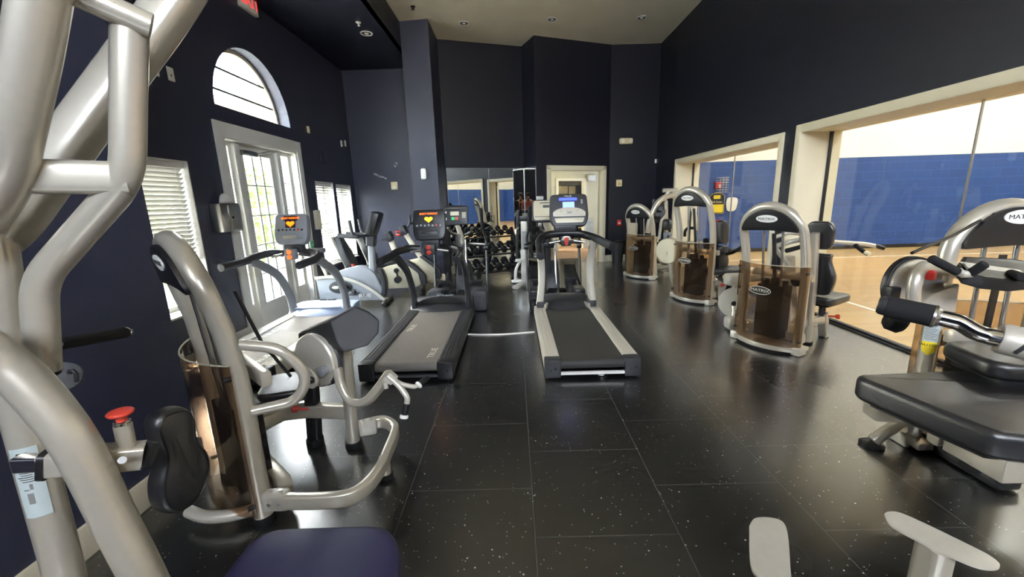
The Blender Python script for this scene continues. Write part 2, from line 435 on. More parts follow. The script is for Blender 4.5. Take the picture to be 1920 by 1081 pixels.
# ceiling: one gently tilted slab
bm = bmesh.new(); vs = []
for z_off in (0, .12):
    for (x, y) in ((-1.92, YR), (XW + .4, YR), (XW + .4, 10.2), (-1.92, 10.2)): vs.append(bm.verts.new((x, y, zc(x) + z_off)))
for f in ((0, 1, 2, 3), (4, 5, 6, 7), (0, 1, 5, 4), (1, 2, 6, 5), (2, 3, 7, 6), (3, 0, 4, 7)): bm.faces.new([vs[i] for i in f])
bmesh.ops.recalc_face_normals(bm, faces=bm.faces[:]); struct('ceiling', bm, 'ceiling')
# near-left wall block, full height
bm = bmesh.new(); b2(bm, (-3.35, YR, 0), (XN, YB0, 4.6)); struct('wall_left', bm, 'navy')
bm = bmesh.new(); b2(bm, (XN, YR, 0), (XN + .016, YB0 + .016, .15), .004); b2(bm, (XL + .02, YB0, 0), (XN + .016, YB0 + .016, .15), .004); struct('baseboard_left', bm, 'trim')
# soffit and bulkhead over the bay
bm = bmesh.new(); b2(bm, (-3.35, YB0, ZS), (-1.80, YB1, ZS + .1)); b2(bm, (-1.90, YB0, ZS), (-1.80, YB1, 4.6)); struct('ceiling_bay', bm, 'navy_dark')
# bay wall with door, arch and windows cut out
DY0, DY1, DZ = 4.62, 6.14, 2.24
WN = (3.40, 4.06, .50, 1.93)
WP = ((6.60, 7.26, .48, 1.86), (7.36, 8.02, .48, 1.84))
ACY, ACZ, ACR = 5.335, 2.56, 0.745
bm = bmesh.new(); b2(bm, (XL - .24, YB0 - .05, 0), (XL, YB1 + .1, ZS + .05)); wl = struct('wall_left_bay', bm, 'navy')
cs = []
bm = bmesh.new(); b2(bm, (XL - .5, DY0, -.05), (XL + .2, DY1, DZ)); cs.append(cutter(bm))
for w in (WN,) + WP:
    bm = bmesh.new(); b2(bm, (XL - .5, w[0], w[2]), (XL + .2, w[1], w[3])); cs.append(cutter(bm))
bm = bmesh.new(); prism(bm, ell(ACR, ACR, 40, 0, PI), .8, fr((XL - .5, ACY, ACZ), (0, 1, 0), (0, 0, 1))); cs.append(cutter(bm))
cut(wl, cs)
bm = bmesh.new(); b2(bm, (XL, 2.17, 0), (XL + .016, DY0 - .14, .13), .004); b2(bm, (XL, DY1 + .13, 0), (XL + .016, YB1, .13), .004); struct('baseboard_bay', bm, 'white_trim')
# end wall of bay, pillar
bm = bmesh.new(); b2(bm, (-3.35, YB1, 0), (-1.7, YB1 + .15, 4.6)); struct('wall_bay_end', bm, 'navy')
bm = bmesh.new(); b2(bm, (-1.80, 7.5, 0), (-1.33, 8.5, 4.6)); struct('wall_pillar', bm, 'navy')
bm = bmesh.new(); b2(bm, (-1.816, 7.484, 0), (-1.314, 7.5, .16), .004); b2(bm, (-1.816, 7.5, 0), (-1.80, YB1, .16), .004); struct('baseboard_pillar', bm, 'trim')
# angled mirror wall and its return
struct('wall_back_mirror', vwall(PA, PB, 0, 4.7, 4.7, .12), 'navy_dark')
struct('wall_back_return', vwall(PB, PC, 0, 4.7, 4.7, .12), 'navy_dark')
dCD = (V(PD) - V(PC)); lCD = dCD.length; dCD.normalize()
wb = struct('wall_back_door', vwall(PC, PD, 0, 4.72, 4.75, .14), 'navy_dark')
T0, T1 = .1308 * lCD, .949 * lCD                 # door trim outer edges along C-D
TR = .085; BDZ = 2.15
nCD = V((dCD.y, -dCD.x))                          # towards the room
def cd(t, z, n=0.0): return V((PC[0] + dCD.x * t + nCD.x * n, PC[1] + dCD.y * t + nCD.y * n, z))
bm = bmesh.new(); bx(bm, cd((T0 + T1) / 2, (BDZ - TR) / 2 - .03), (T1 - T0 - 2 * TR, 1, BDZ - TR + .06), 0, dCD.to_3d(), V((-dCD.y, dCD.x, 0)))
cut(wb, [cutter(bm)])
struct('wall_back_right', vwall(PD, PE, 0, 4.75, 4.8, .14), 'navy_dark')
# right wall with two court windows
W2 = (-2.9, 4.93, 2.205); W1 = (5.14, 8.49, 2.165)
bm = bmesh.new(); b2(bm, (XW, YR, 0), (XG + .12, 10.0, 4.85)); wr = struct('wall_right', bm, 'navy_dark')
cs = []
for (a, b, z) in (W1, W2):
    bm = bmesh.new(); b2(bm, (XW - .2, a + .085, -.05), (XG + .6, b - .085, z - .085)); cs.append(cutter(bm))
cut(wr, cs)
for i, (a, b, z) in enumerate((W1, W2)):
    t = .085
    bm = bmesh.new()
    for lo, hi in (((XW - .02, a, 0), (XW, a + t, z)), ((XW - .02, b - t, 0), (XW, b, z)), ((XW - .02, a + t, z - t), (XW, b - t, z))): b2(bm, lo, hi, .003)
    for lo, hi in (((XW - .015, a + t - .01, 0), (XG + .13, a + t + .006, z - t)), ((XW - .015, b - t - .006, 0), (XG + .13, b - t + .01, z - t)), ((XW - .015, a + t, z - t - .006), (XG + .13, b - t, z - t + .01))): b2(bm, lo, hi, .002)
    fo = struct('window_%d' % (i + 1), bm, 'trim')
    bm = bmesh.new(); b2(bm, (XG - .02, a + t, 0), (XG + .03, b - t, .035), .004); b2(bm, (XG - .05, a + t, 0), (XG + .06, b - t, .014), .003)
    b2(bm, (XG - .012, b - t - .022, .03), (XG + .022, b - t, z - t)); b2(bm, (XG - .012, a + t, .03), (XG + .022, a + t + .018, z - t))
    struct('sill_track', bm, 'dark_steel', fo)
    bm = bmesh.new(); n = 2 if i == 0 else 3
    cuts = [a + t, 6.72, b - t] if i == 0 else [a + t, 1.2, 3.05, b - t]
    if i == 0: cuts[1] = 6.86
    else: cuts[2] = 3.33
    for y0, y1 in zip(cuts, cuts[1:]): b2(bm, (XG, y0 + .003, .03), (XG + .01, y1 - .003, z - t))
    struct('glass_pane', bm, 'glass', fo)
    bm = bmesh.new()
    for y in cuts[1:-1]: b2(bm, (XG - .003, y - .005, .03), (XG + .013, y + .005, z - t))
    struct('pane_joint', bm, 'steel', fo)
# wall behind the camera: a high clerestory added to light ceiling and machines
bm = bmesh.new(); b2(bm, (-3.35, YR - .2, 0), (XW + .4, YR, 4.85)); wk = struct('wall_rear', bm, 'navy')
bm = bmesh.new(); b2(bm, (-1.7, YR - 1, 2.95), (3.1, YR + .5, 4.2)); cut(wk, [cutter(bm)])
bm = bmesh.new()
for lo, hi in (((-1.7, YR - .14, 2.95), (-1.62, YR - .06, 4.2)), ((3.02, YR - .14, 2.95), (3.1, YR - .06, 4.2)), ((.66, YR - .14, 2.95), (.74, YR - .06, 4.2)), ((-1.62, YR - .14, 2.95), (3.02, YR - .06, 3.03)), ((-1.62, YR - .14, 4.12), (3.02, YR - .06, 4.2))): b2(bm, lo, hi, .005)
struct('window_rear', bm, 'white_trim')  # frame of the added clerestory

# back door: trim, frame glass, hall behind
bm = bmesh.new(); ax, ay = dCD.to_3d(), V((-dCD.y, dCD.x, 0))
for t, w, z0, z1 in ((T0 + TR / 2, TR, 0, BDZ), (T1 - TR / 2, TR, 0, BDZ), ((T0 + T1) / 2, T1 - T0, BDZ - TR, BDZ)):
    bx(bm, cd(t, (z0 + z1) / 2, .01), (w, .03, z1 - z0), .003, ax, ay)
for t in (T0 + TR + .006, T1 - TR - .006): bx(bm, cd(t, (BDZ - TR) / 2, -.06), (.02, .16, BDZ - TR), .002, ax, ay)
bx(bm, cd((T0 + T1) / 2, BDZ - TR - .006, -.06), (T1 - T0 - 2 * TR, .16, .02), .002, ax, ay)
d2 = struct('door_2', bm, 'trim')
bm = bmesh.new(); tm = T0 + TR + .62
bx(bm, cd((T0 + TR + tm) / 2, (BDZ - TR) / 2 + .01, -.05), (tm - T0 - TR - .02, .01, BDZ - TR - .05), 0, ax, ay)
bx(bm, cd((tm + T1 - TR) / 2, (BDZ - TR) / 2 + .01, -.07), (T1 - TR - tm - .02, .01, BDZ - TR - .05), 0, ax, ay)
struct('glass_panel', bm, 'glass', d2)
bm = bmesh.new(); bx(bm, cd(T0 + TR + .02, (BDZ - TR) / 2, -.05), (.02, .03, BDZ - TR - .05), 0, ax, ay)
struct('frame_strip', bm, 'black', d2)
# baseboards right of and beside the door
bm = bmesh.new(); bx(bm, cd((T1 + lCD) / 2, .075, .008), (lCD - T1, .016, .15), .003, ax, ay); bx(bm, cd(T0 / 2, .075, .008), (T0, .016, .15), .003, ax, ay); struct('baseboard_back', bm, 'trim')
dDE = (V(PE) - V(PD)); lDE = dDE.length; dDE.normalize(); nDE = V((dDE.y, -dDE.x))
bm = bmesh.new(); c = V(PD) + dDE * lDE / 2 + nDE * .008; bx(bm, (c.x, c.y, .075), (lDE, .016, .15), .003, dDE.to_3d(), V((-dDE.y, dDE.x, 0))); struct('baseboard_back_right', bm, 'trim')

# hall behind the glass door (it runs off to the right)
HW, HF = 2.45, 4.3
def hp(px, py, w): return atw(px, py, tuple(cd(0, 0, -w))[:2], tuple(cd(1, 0, -w))[:2])
def hu(px, w): p = hp(px, 400, w); return (p.x - PC[0]) * dCD.x + (p.y - PC[1]) * dCD.y
bm = bmesh.new(); bx(bm, cd(2.9, -.04, -2.3), (5.7, 4.2, .08), 0, ax, ay); struct('floor_hall', bm, 'carpet')
bm = bmesh.new(); bx(bm, cd(2.9, 2.55, -2.3), (5.7, 4.2, .08), 0, ax, ay); struct('ceiling_hall', bm, 'hall')
uo0, uo1 = hu(1044, HW), hu(1092, HW); zt0 = hp(1070, 339, HW).z
bm = bmesh.new(); bx(bm, cd(.11, 1.25, -2.3), (.1, 4.1, 2.6), 0, ax, ay); bx(bm, cd((.16 + uo0) / 2, 1.25, -HW), (uo0 - .16, .1, 2.6), 0, ax, ay); bx(bm, cd((uo1 + 5.6) / 2, 1.25, -HW), (5.6 - uo1, .1, 2.6), 0, ax, ay); bx(bm, cd((uo0 + uo1) / 2, (zt0 + 2.55) / 2, -HW), (uo1 - uo0, .1, 2.55 - zt0), 0, ax, ay); bx(bm, cd(5.65, 1.25, -2.3), (.1, 4.1, 2.6), 0, ax, ay); struct('wall_hall', bm, 'hall')
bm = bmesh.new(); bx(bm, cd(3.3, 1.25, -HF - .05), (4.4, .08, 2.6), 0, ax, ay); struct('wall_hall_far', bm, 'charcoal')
bm = bmesh.new()
for u, w_, z0, z1 in ((uo0 - .03, .09, 0, zt0 + .06), (uo1 + .03, .09, 0, zt0 + .06), ((uo0 + uo1) / 2, uo1 - uo0 + .15, zt0, zt0 + .07)): bx(bm, cd(u, (z0 + z1) / 2, -HW + .065), (w_, .03, z1 - z0), .003, ax, ay)
struct('trim_hall', bm, 'trim')
bm = bmesh.new(); bx(bm, cd(uo1 + .3, .07, -HW + .06), (.55, .02, .14), .003, ax, ay); struct('baseboard_hall', bm, 'trim')

# ------------------------------------------------------------------ ball court beyond the glass
CY, CX = 10.35, 16.0
bm = bmesh.new(); b2(bm, (XG + .02, -5, -.1), (CX, CY + .1, .0)); struct('floor_court', bm, 'wood')
bm = bmesh.new(); b2(bm, (XG + .12, CY, 0), (CX, CY + .2, 2.235)); struct('wall_court_lower', bm, 'blue_court')
bm = bmesh.new(); b2(bm, (XG + .12, CY, 2.235), (CX, CY + .2, 7)); b2(bm, (CX, -5, 2.235), (CX + .2, CY + .2, 7)); b2(bm, (XG + .12, -5.2, 2.235), (CX, -5, 7)); b2(bm, (XG + .12, -5, 4.85), (XG + .3, CY, 7)); struct('wall_court_upper', bm, 'court_white')
M['blue_court_side'] = blocks('blue painted side block wall', (44, 76, 138), (41, 71, 131), .42, .21, .005, 'YZ')
bm = bmesh.new(); b2(bm, (CX, -5, 0), (CX + .2, CY + .2, 2.235)); struct('wall_court_side', bm, 'blue_court_side')
bm = bmesh.new(); b2(bm, (XG + .12, -5.2, 0), (CX, -5, 2.235)); struct('wall_court_rear', bm, 'blue_court')
bm = bmesh.new(); b2(bm, (XG + .1, -5.2, 7), (CX + .2, CY + .2, 7.1)); struct('ceiling_court', bm, 'court_white')
bm = bmesh.new(); b2(bm, (XG + .12, CY - .02, 0), (CX, CY, .09), .004); struct('baseboard_court', bm, 'black')
M['line'] = mat('white court line', (236, 230, 214), .4)
bm = bmesh.new(); b2(bm, (XG + .12, 9.0, 0), (CX, 9.05, .0015)); b2(bm, (4.42, -5, 0), (4.47, 9.0, .0015)); struct('trim_court_line', bm, 'line')
for k, (x, y) in enumerate(((6.2, 0), (6.2, 4.5), (6.2, 8.3), (10.5, 0), (10.5, 4.5), (10.5, 8.3), (14, 2), (14, 7))):
    t = thing('court_light', 'square high-bay light on the ball court ceiling', 'light', (x, y, 6.893), 0, 'ball court ceiling lights')
    bm = bmesh.new(); bx(bm, (0, 0, .05), (1.3, .7, .1), .01); obj('housing', bm, 'white', t)
    bm = bmesh.new(); bx(bm, (0, 0, -.005), (1.2, .6, .01)); obj('diffuser', bm, 'lamp', t)
    la = bpy.data.lights.new('court_lamp', 'AREA'); la.shape = 'RECTANGLE'; la.size = 1.2; la.size_y = .6; la.energy = 175; la.color = (1, .98, .94)
    lo = bpy.data.objects.new('court_lamp', la); COL.objects.link(lo); lo.location = (x, y, 6.86)

# ------------------------------------------------------------------ left door, arch and windows
bm = bmesh.new(); xo = XL + .022
for lo, hi in (((XL, DY0 - .135, 0), (xo, DY0, DZ + .15)), ((XL, DY1, 0), (xo, DY1 + .12, DZ + .15)), ((XL, DY0, DZ), (xo, DY1, DZ + .15))): b2(bm, lo, hi, .004)
for lo, hi in (((XL - .24, DY0 - .002, 0), (XL, DY0 + .02, DZ)), ((XL - .24, DY1 - .02, 0), (XL, DY1 + .002, DZ)), ((XL - .24, DY0, DZ - .02), (XL, DY1, DZ + .002)), ((XL - .24, DY0, -.02), (XL, DY1, .02))): b2(bm, lo, hi)
# mullions between sidelights and leaf
Ya, Yb = DY0 + .30, DY1 - .36
for y in (Ya, Yb): b2(bm, (XL - .18, y - .045, 0), (XL - .06, y + .045, DZ), .004)
d1 = struct('door_1', bm, 'white_trim')
def glazed(y0, y1, z0, z1, x, st, nv, nh, vb, hb, name, parent, m='white_trim', rail=None):
    bm = bmesh.new(); rail = rail or st
    for lo, hi in (((x - .02, y0, z0), (x + .02, y0 + st, z1)), ((x - .02, y1 - st, z0), (x + .02, y1, z1)), ((x - .02, y0 + st, z1 - st), (x + .02, y1 - st, z1)), ((x - .02, y0 + st, z0), (x + .02, y1 - st, z0 + rail))): b2(bm, lo, hi, .004)
    for i in range(nv):
        y = y0 + st + (y1 - y0 - 2 * st) * (i + 1) / (nv + 1); b2(bm, (x - .012, y - vb / 2, z0 + rail), (x + .012, y + vb / 2, z1 - st), .002)
    o = struct(name, bm, m, parent)
    bm = bmesh.new()
    for i in range(nh):
        z = z0 + rail + (z1 - z0 - st - rail) * (i + 1) / (nh + 1); b2(bm, (x - .01, y0 + st, z - hb / 2), (x + .01, y1 - st, z + hb / 2))
    if nh: struct('muntin', bm, m, o)
    bm = bmesh.new(); b2(bm, (x - .003, y0 + st, z0 + rail), (x + .003, y1 - st, z1 - st)); struct('glass_pane', bm, 'glass', o)
    return o
glazed(DY0 + .02, Ya - .045, .02, DZ - .02, XL - .12, .05, 0, 4, .02, .014, 'sidelight', d1, rail=.3)
glazed(Yb + .045, DY1 - .02, .02, DZ - .02, XL - .12, .05, 0, 4, .02, .014, 'sidelight', d1, rail=.3)
lf = glazed(Ya + .047, Yb - .047, .02, DZ - .02, XL - .12, .11, 2, 4, .03, .016, 'door_leaf', d1, rail=.26)
bm = bmesh.new(); b2(bm, (XL - .098, Ya + .10, DZ - .15), (XL - .05, Ya + .38, DZ - .09), .006); tube([(XL - .07, Ya + .36, DZ - .12), (XL - .03, Yb - .25, DZ - .05)], .009, bm=bm); struct('door_closer', bm, 'steel', lf)
# arch window
bm = bmesh.new(); mx = fr((XL - .2, ACY, ACZ), (0, 1, 0), (0, 0, 1))
ro, ri = ACR - .005, ACR - .045
prism(bm, ell(ro, ro, 40, 0, PI) + list(reversed(ell(ri, ri, 40, 0, PI))), .05, mx); b2(bm, (XL - .2, ACY - ri, ACZ), (XL - .15, ACY + ri, ACZ + .03))
aw = struct('window_3', bm, 'trim')
bm = bmesh.new()
for z in (.23, .47): hw = math.sqrt(ri * ri - z * z); b2(bm, (XL - .185, ACY - hw, ACZ + z - .011), (XL - .165, ACY + hw, ACZ + z + .011))
struct('muntin', bm, 'charcoal', aw)
bm = bmesh.new(); prism(bm, ell(ri, ri, 40, 0, PI), .006, fr((XL - .18, ACY, ACZ), (0, 1, 0), (0, 0, 1))); struct('glass_pane', bm, 'glass', aw)
# single and paired blind windows
def win(i, w, n_mid):
    y0, y1, z0, z1 = w
    bm = bmesh.new()
    for lo, hi in (((XL - .24, y0 - .001, z0), (XL, y0 + .012, z1)), ((XL - .24, y1 - .012, z0), (XL, y1 + .001, z1)), ((XL - .24, y0, z1 - .012), (XL, y1, z1)), ((XL - .24, y0, z0), (XL + .03, y1, z0 + .02))): b2(bm, lo, hi, .002)
    o = struct('window_%d' % i, bm, 'white_trim')
    glazed(y0 + .012, y1 - .012, z0 + .02, z1 - .012, XL - .19, .045, 0, 0, .02, .02, 'sash', o)
    bm = bmesh.new(); zm = (z0 + z1) / 2; b2(bm, (XL - .21, y0 + .02, zm - .02), (XL - .17, y1 - .02, zm + .02)); struct('meeting_rail', bm, 'white_trim', o)
    return o
win(4, WN, 1); win(5, WP[0], 1); win(6, WP[1], 1)
def blind(w, zb, label, tilt, group=None):
    y0, y1, z0, z1 = w; y0 += .02; y1 -= .02; z1 -= .015
    t = thing('window_blind', label, 'blind', (XL - .07, (y0 + y1) / 2, zb), 0, group); h = (y1 - y0) / 2
    bm = bmesh.new(); b2(bm, (-.03, -h, z1 - zb - .055), (.035, h, z1 - zb), .004); obj('headrail', bm, 'white', t)
    bm = bmesh.new(); z = z1 - zb - .075
    while z > .03:
        bx(bm, (0, 0, z), (.05, 2 * h - .01, .003), 0, (math.cos(tilt), 0, math.sin(tilt))); z -= .0415
    obj('slats', bm, 'slat', t)
    bm = bmesh.new(); b2(bm, (-.025, -h, 0), (.025, h, .018), .003); obj('bottom_rail', bm, 'white', t)
    bm = bmesh.new()
    for y in (-h * .7, h * .7): tube([(.027, y, .01), (.027, y, z1 - zb - .03)], .0016, bm=bm)
    obj('ladder_cord', bm, 'paper', t)
    return t
blind(WN, .98, 'white slatted blind half raised in the window left of the door', R(48))
blind(WP[0], .52, 'fully lowered white slatted blind on the left window of the pair behind the bikes', R(-30))
blind(WP[1], .52, 'fully lowered white slatted blind on the right window of the pair behind the bikes', R(-30))

# outside: paving, hedge, building
bm = bmesh.new(); b2(bm, (-22, -12, -.25), (-3.36, 24, -.08)); b2(bm, (-3.36, -14, -.25), (XW + 4, YR - .22, -.08)); struct('ground_outside', bm, 'concrete')  # second slab: unseen paving added to bounce sun through the clerestory onto the ceiling
bm = bmesh.new(); b2(bm, (-13.2, 12.5, -.1), (-12.8, 30, 5.4)); struct('wall_outside', bm, 'stucco')
bm = bmesh.new(); prism(bm, [(-2.4, 0), (2.4, 0), (0, 1.5)], .3, fr((-11.6, 20.5, 5.7), (0, 1, 0), (0, 0, 1))); b2(bm, (-13.2, 12.2, 5.4), (-11.2, 30, 5.7)); struct('roof_outside', bm, 'stucco')
bm = bmesh.new(); rr = random.Random(3)
for k in range(5200):
    c = V((-7.0 + rr.uniform(-.55, .55), rr.uniform(6.5, 13.2), rr.uniform(0, 2.5)))
    a = V((rr.uniform(-1, 1), rr.uniform(-1, 1), rr.uniform(-1, 1))).normalized(); b = a.orthogonal().normalized(); s = rr.uniform(.05, .11)
    vs = [bm.verts.new(c + a * s), bm.verts.new(c + b * s * .5), bm.verts.new(c - a * s), bm.verts.new(c - b * s * .5)]; bm.faces.new(vs)
hd = obj('hedge', bm, 'leaf'); tag(hd, 'leafy green hedge outside the glass door', 'hedge', kind='stuff')
bm = bmesh.new()
fence = thing('railing', 'white railing standing outside the glass door', 'railing', (-5.6, 8, -.08))
for k in range(26):
    y = 6.0 + k * .28; bm = bmesh.new(); b2(bm, (-.015, y - 8 - .02, 0), (.015, y - 8 + .02, 1.5)); obj('baluster', bm, 'white', fence)
bm = bmesh.new(); b2(bm, (-.02, -2.2, 1.46), (.02, 5.2, 1.54)); b2(bm, (-.02, -2.2, .12), (.02, 5.2, .18)); obj('rail', bm, 'white', fence)

# mirrors
def mirror_panels(a, b, ts, z0, z1, labels):
    d = (V(b) - V(a)).normalized(); n = V((d.y, -d.x))
    for (t0, t1), lab in zip(ts, labels):
        c = V(a) + d * (t0 + t1) / 2
        t = thing('mirror_panel', lab, 'mirror', (c.x, c.y, z0), math.atan2(d.y, d.x))
        bm = bmesh.new(); b2(bm, (-(t1 - t0) / 2 + .004, -.007, 0), ((t1 - t0) / 2 - .004, -.001, z1 - z0)); obj('mirror_glass', bm, 'mirror', t)
        bm = bmesh.new(); h = (t1 - t0) / 2; b2(bm, (-h, -.009, z1 - z0 - .006), (h, 0, z1 - z0 + .004)); b2(bm, (-h, -.009, -.006), (h, 0, .004)); b2(bm, (-h - .001, -.009, 0), (-h + .005, 0, z1 - z0)); b2(bm, (h - .005, -.009, 0), (h, 0, z1 - z0)); obj('edge_channel', bm, 'steel', t)
lAB = (V(PB) - V(PA)).length; lBC = (V(PC) - V(PB)).length
mirror_panels(PA, PB, ((.02, lAB * .53), (lAB * .53, lAB - .01)), .17, 2.13, ('wall mirror nearest the pillar, behind the black elliptical', 'wall mirror behind the dumbbell rack, up to the corner'))
mirror_panels(PB, PC, ((.01, lBC - .01),), .17, 2.13, ('narrow mirror on the short return wall beside the white cable column',))
bm = bmesh.new(); d = (V(PB) - V(PA)).normalized(); c = (V(PA) + V(PB)) / 2 + V((d.y, -d.x)) * .008; bx(bm, (c.x, c.y, .08), (lAB, .016, .16), .003, d.to_3d(), V((-d.y, d.x, 0))); struct('baseboard_mirror', bm, 'trim')

# ceiling downlights, sprinklers
def downlight(p, zz, lab):
    t = thing('recessed_downlight', lab, 'light', (p[0], p[1], zz), 0, None)
    bm = bmesh.new(); lathe(bm, [(.062, -.004), (.085, -.012), (.092, -.004), (.09, 0)]); obj('trim_ring', bm, 'white', t)
    bm = bmesh.new(); lathe(bm, [(.001, -.0015), (.064, -.0015), (.066, -.005), (.06, -.006), (.02, -.0025), (.001, -.0025)]); obj('reflector', bm, 'dark_steel', t)
    bm = bmesh.new(); lathe(bm, [(.001, -.02), (.02, -.016), (.03, -.004), (.001, -.003)], fr((0, 0, 0))); obj('bulb', bm, 'white', t)
for (px, py), lab in (((870, 43), 'left of the three recessed downlights on the beige ceiling'), ((1035, 36), 'middle of the three recessed downlights on the beige ceiling'), ((1203, 33), 'right of the three recessed downlights on the beige ceiling')):
    z = 4.5
    for _ in range(6): p = atz(px, py, z); z = zc(p.x)
    downlight(p, z - .0005, lab)
downlight(atz(687, 62, ZS), ZS - .0005, 'white recessed downlight in the navy soffit above the bay')
def sprinkler(p, zz, lab, m):
    t = thing('sprinkler_head', lab, 'sprinkler', (p[0], p[1], zz))
    bm = bmesh.new(); lathe(bm, [(.001, -.012), (.03, -.01), (.038, 0)]); obj('escutcheon', bm, m, t)
    bm = bmesh.new(); cyl(bm, (0, 0, -.012), (0, 0, -.04), .011); cyl(bm, (0, 0, -.04), (0, 0, -.044), .02); obj('deflector', bm, m, t)
sprinkler(atz(672, 42, ZS), ZS, 'small white sprinkler in the navy soffit beside the downlight', 'white')
z = 4.5
for _ in range(6): p = atz(774, 12, z); z = zc(p.x)
sprinkler(p, z, 'small sprinkler head on the beige ceiling above the pillar', 'dark_steel')
EXPO = 0.0
# ------------------------------------------------------------------ weight-stack towers
def tower(t, H=1.37, w=.54, tilt=.34, zk=.80, gz=.82, metal='silver', logo=True, stack=.62, tr=.038, guard_bulge=.13, back_logo=False, plinth=True):
    "hoop frame with smoked guard; local x across the front, -y towards the aisle"
    hw = w / 2
    def lean(z): return -tilt * max(0, z - zk)
    zcn = H - hw - tr * .5
    pts = [(-hw, 0, .03), (-hw, 0, zk - .12), (-hw, lean(zk + .12), zk + .12)]
    pts = fil(pts, .12)
    for i in range(1, 20):
        a = PI - PI * i / 20; z = zcn + hw * math.sin(a); pts.append(V((hw * math.cos(a), lean(z), z)))
    pts += fil([(hw, lean(zk + .12), zk + .12), (hw, 0, zk - .12), (hw, 0, .03)], .12)
    bm = bmesh.new(); sweep(bm, pts, ell(tr, tr * 1.12, 16), up=(0, -1, 0)); obj('hoop_frame', bm, metal, t)
    # top shroud
    n = V((0, -1, -tilt)).normalized(); upv = V((0, -tilt, 1)).normalized()
    zs = zcn
    front = fr((0, lean(zs), zs), (1, 0, 0), upv)
    ro = hw - .006; yb_ = .085; a_ = math.asin(yb_ / ro)
    out = ell(ro, ro, 26, a_, PI - a_)
    out += [V((-ro * .92, .060)), V((-ro * .5, .068)), V((0, .074)), V((ro * .5, .068)), V((ro * .92, .060))]
    bm = bmesh.new(); prism(bm, out, .05, front @ Matrix.Translation((0, 0, .012)), .012)
    sh = obj('top_shroud', bm, 'black', t)
    fz = .0615
    bm = bmesh.new(); prism(bm, ell(.095, .036, 28), .006, front @ Matrix.Translation((0, hw - .082, fz)), .002)
    pl = obj('logo_plate', bm, 'white', sh)
    bm = bmesh.new(); text_bm(bm, 'MATRIX', .022, front @ Matrix.Translation((0, hw - .082, fz + .0062)), .001, 1.35); obj('lettering', bm, 'ink', pl)
    if back_logo:
        bm = bmesh.new(); prism(bm, out, -.05, front @ Matrix.Translation((0, 0, -.012)), -.0); obj('rear_shroud', bm, 'black', t)
        bk = fr((0, lean(zs), zs), (-1, 0, 0), upv) @ Matrix.Translation((0, hw - .055, .0625))
        bm = bmesh.new(); prism(bm, ell(.095, .036, 28), .006, bk, .002); p2 = obj('logo_plate', bm, 'white', sh)
        bm = bmesh.new(); text_bm(bm, 'MATRIX', .022, bk @ Matrix.Translation((0, 0, .0062)), .001, 1.35); obj('lettering', bm, 'ink', p2)
    # guide rods, belt, stack
    for s in (-1, 1):
        bm = bmesh.new(); cyl(bm, (s * .085, .03, .10), (s * .085, lean(zs) + .0, zs + .10), .011); obj('guide_rod', bm, 'steel', t)
    bm = bmesh.new(); bx(bm, (0, lean(zs) * .5 + .02, (zs + stack) / 2 + .02), (.032, .012, zs - stack), 0, (1, 0, 0), V((0, zs - stack, -(lean(zs) - .0)))); obj('lift_belt', bm, 'black', t)
    bm = bmesh.new(); z = .10
    while z < stack - .03: bx(bm, (0, .03, z + .012), (.24, .15, .023), .002); z += .0255
    bx(bm, (0, .03, z + .03), (.06, .05, .07), .008); bx(bm, (-.085, .03, z + .02), (.05, .05, .05), .01); bx(bm, (.085, .03, z + .02), (.05, .05, .05), .01)
    st = obj('weight_stack', bm, 'iron', t)
    # guard: a bowed smoked sheet
    gw = hw + tr + .012; k = 16
    def gp(u): return V((gw * u, -tr - .006 - guard_bulge * (1 - u * u)))
    bm = bmesh.new()
    a = [gp(-1 + 2 * i / k) for i in range(k + 1)]
    ring = a + [p + V((0, .006)) for p in reversed(a)]
    prism(bm, ring, gz - .07, fr((0, 0, .07))); gd = obj('guard', bm, 'tint', t, ang=60)
    bm = bmesh.new(); edge = [V((p.x, p.y + .003, gz)) for p in a]; sweep(bm, edge, .004, up=(0, 0, 1))
    obj('guard_edge', bm, 'tan_plastic', gd)
    if logo:
        yb = -tr - .006 - guard_bulge - .002; zl = gz * .70
        bm = bmesh.new(); mo = fr((-.02, yb, zl), (1, 0, 0), (0, 0, 1))
        prism(bm, ell(.1, .037, 30), .0012, mo)
        lp = obj('guard_logo', bm, 'black', gd)
        bm = bmesh.new(); sweep(bm, [mo @ V((p.x, p.y, .0015)) for p in ell(.1, .037, 30)], .0025, closed=True, up=(0, -1, 0)); text_bm(bm, 'MATRIX', .026, mo @ Matrix.Translation((0, 0, .0013)), .001, 1.35); obj('lettering', bm, 'silver_light', lp)
    # bolts of the guard
    for s in (-1, 1):
        for z in (.13, gz - .06):
            bm = bmesh.new(); cyl(bm, (s * (gw - .012), -tr - .03, z), (s * (gw - .012), -tr + .0, z), .011, bev=.002); obj('guard_bolt', bm, 'black', gd)
    # base plinth following the guard
    if plinth:
        bm = bmesh.new(); b = [gp(-1 + 2 * i / k) * 1.0 for i in range(k + 1)]
        prism(bm, [p + V((0, -.012)) for p in b] + [V((gw, .10)), V((-gw, .10))], .042, fr((0, 0, .024)), .006); bp = obj('base_plinth', bm, metal, t)
        bm = bmesh.new(); prism(bm, [p * .97 for p in b] + [V((gw * .97, .09)), V((-gw * .97, .09))], .024, fr((0, 0, 0))); obj('foot_strip', bm, 'rubber', bp)
        for q in (-1, 1):
            bm = bmesh.new(); bx(bm, (q * (hw + .01), -.02, .04), (.11, .12, .075), .012); obj('corner_foot', bm, 'silver_light', bp)
    else:
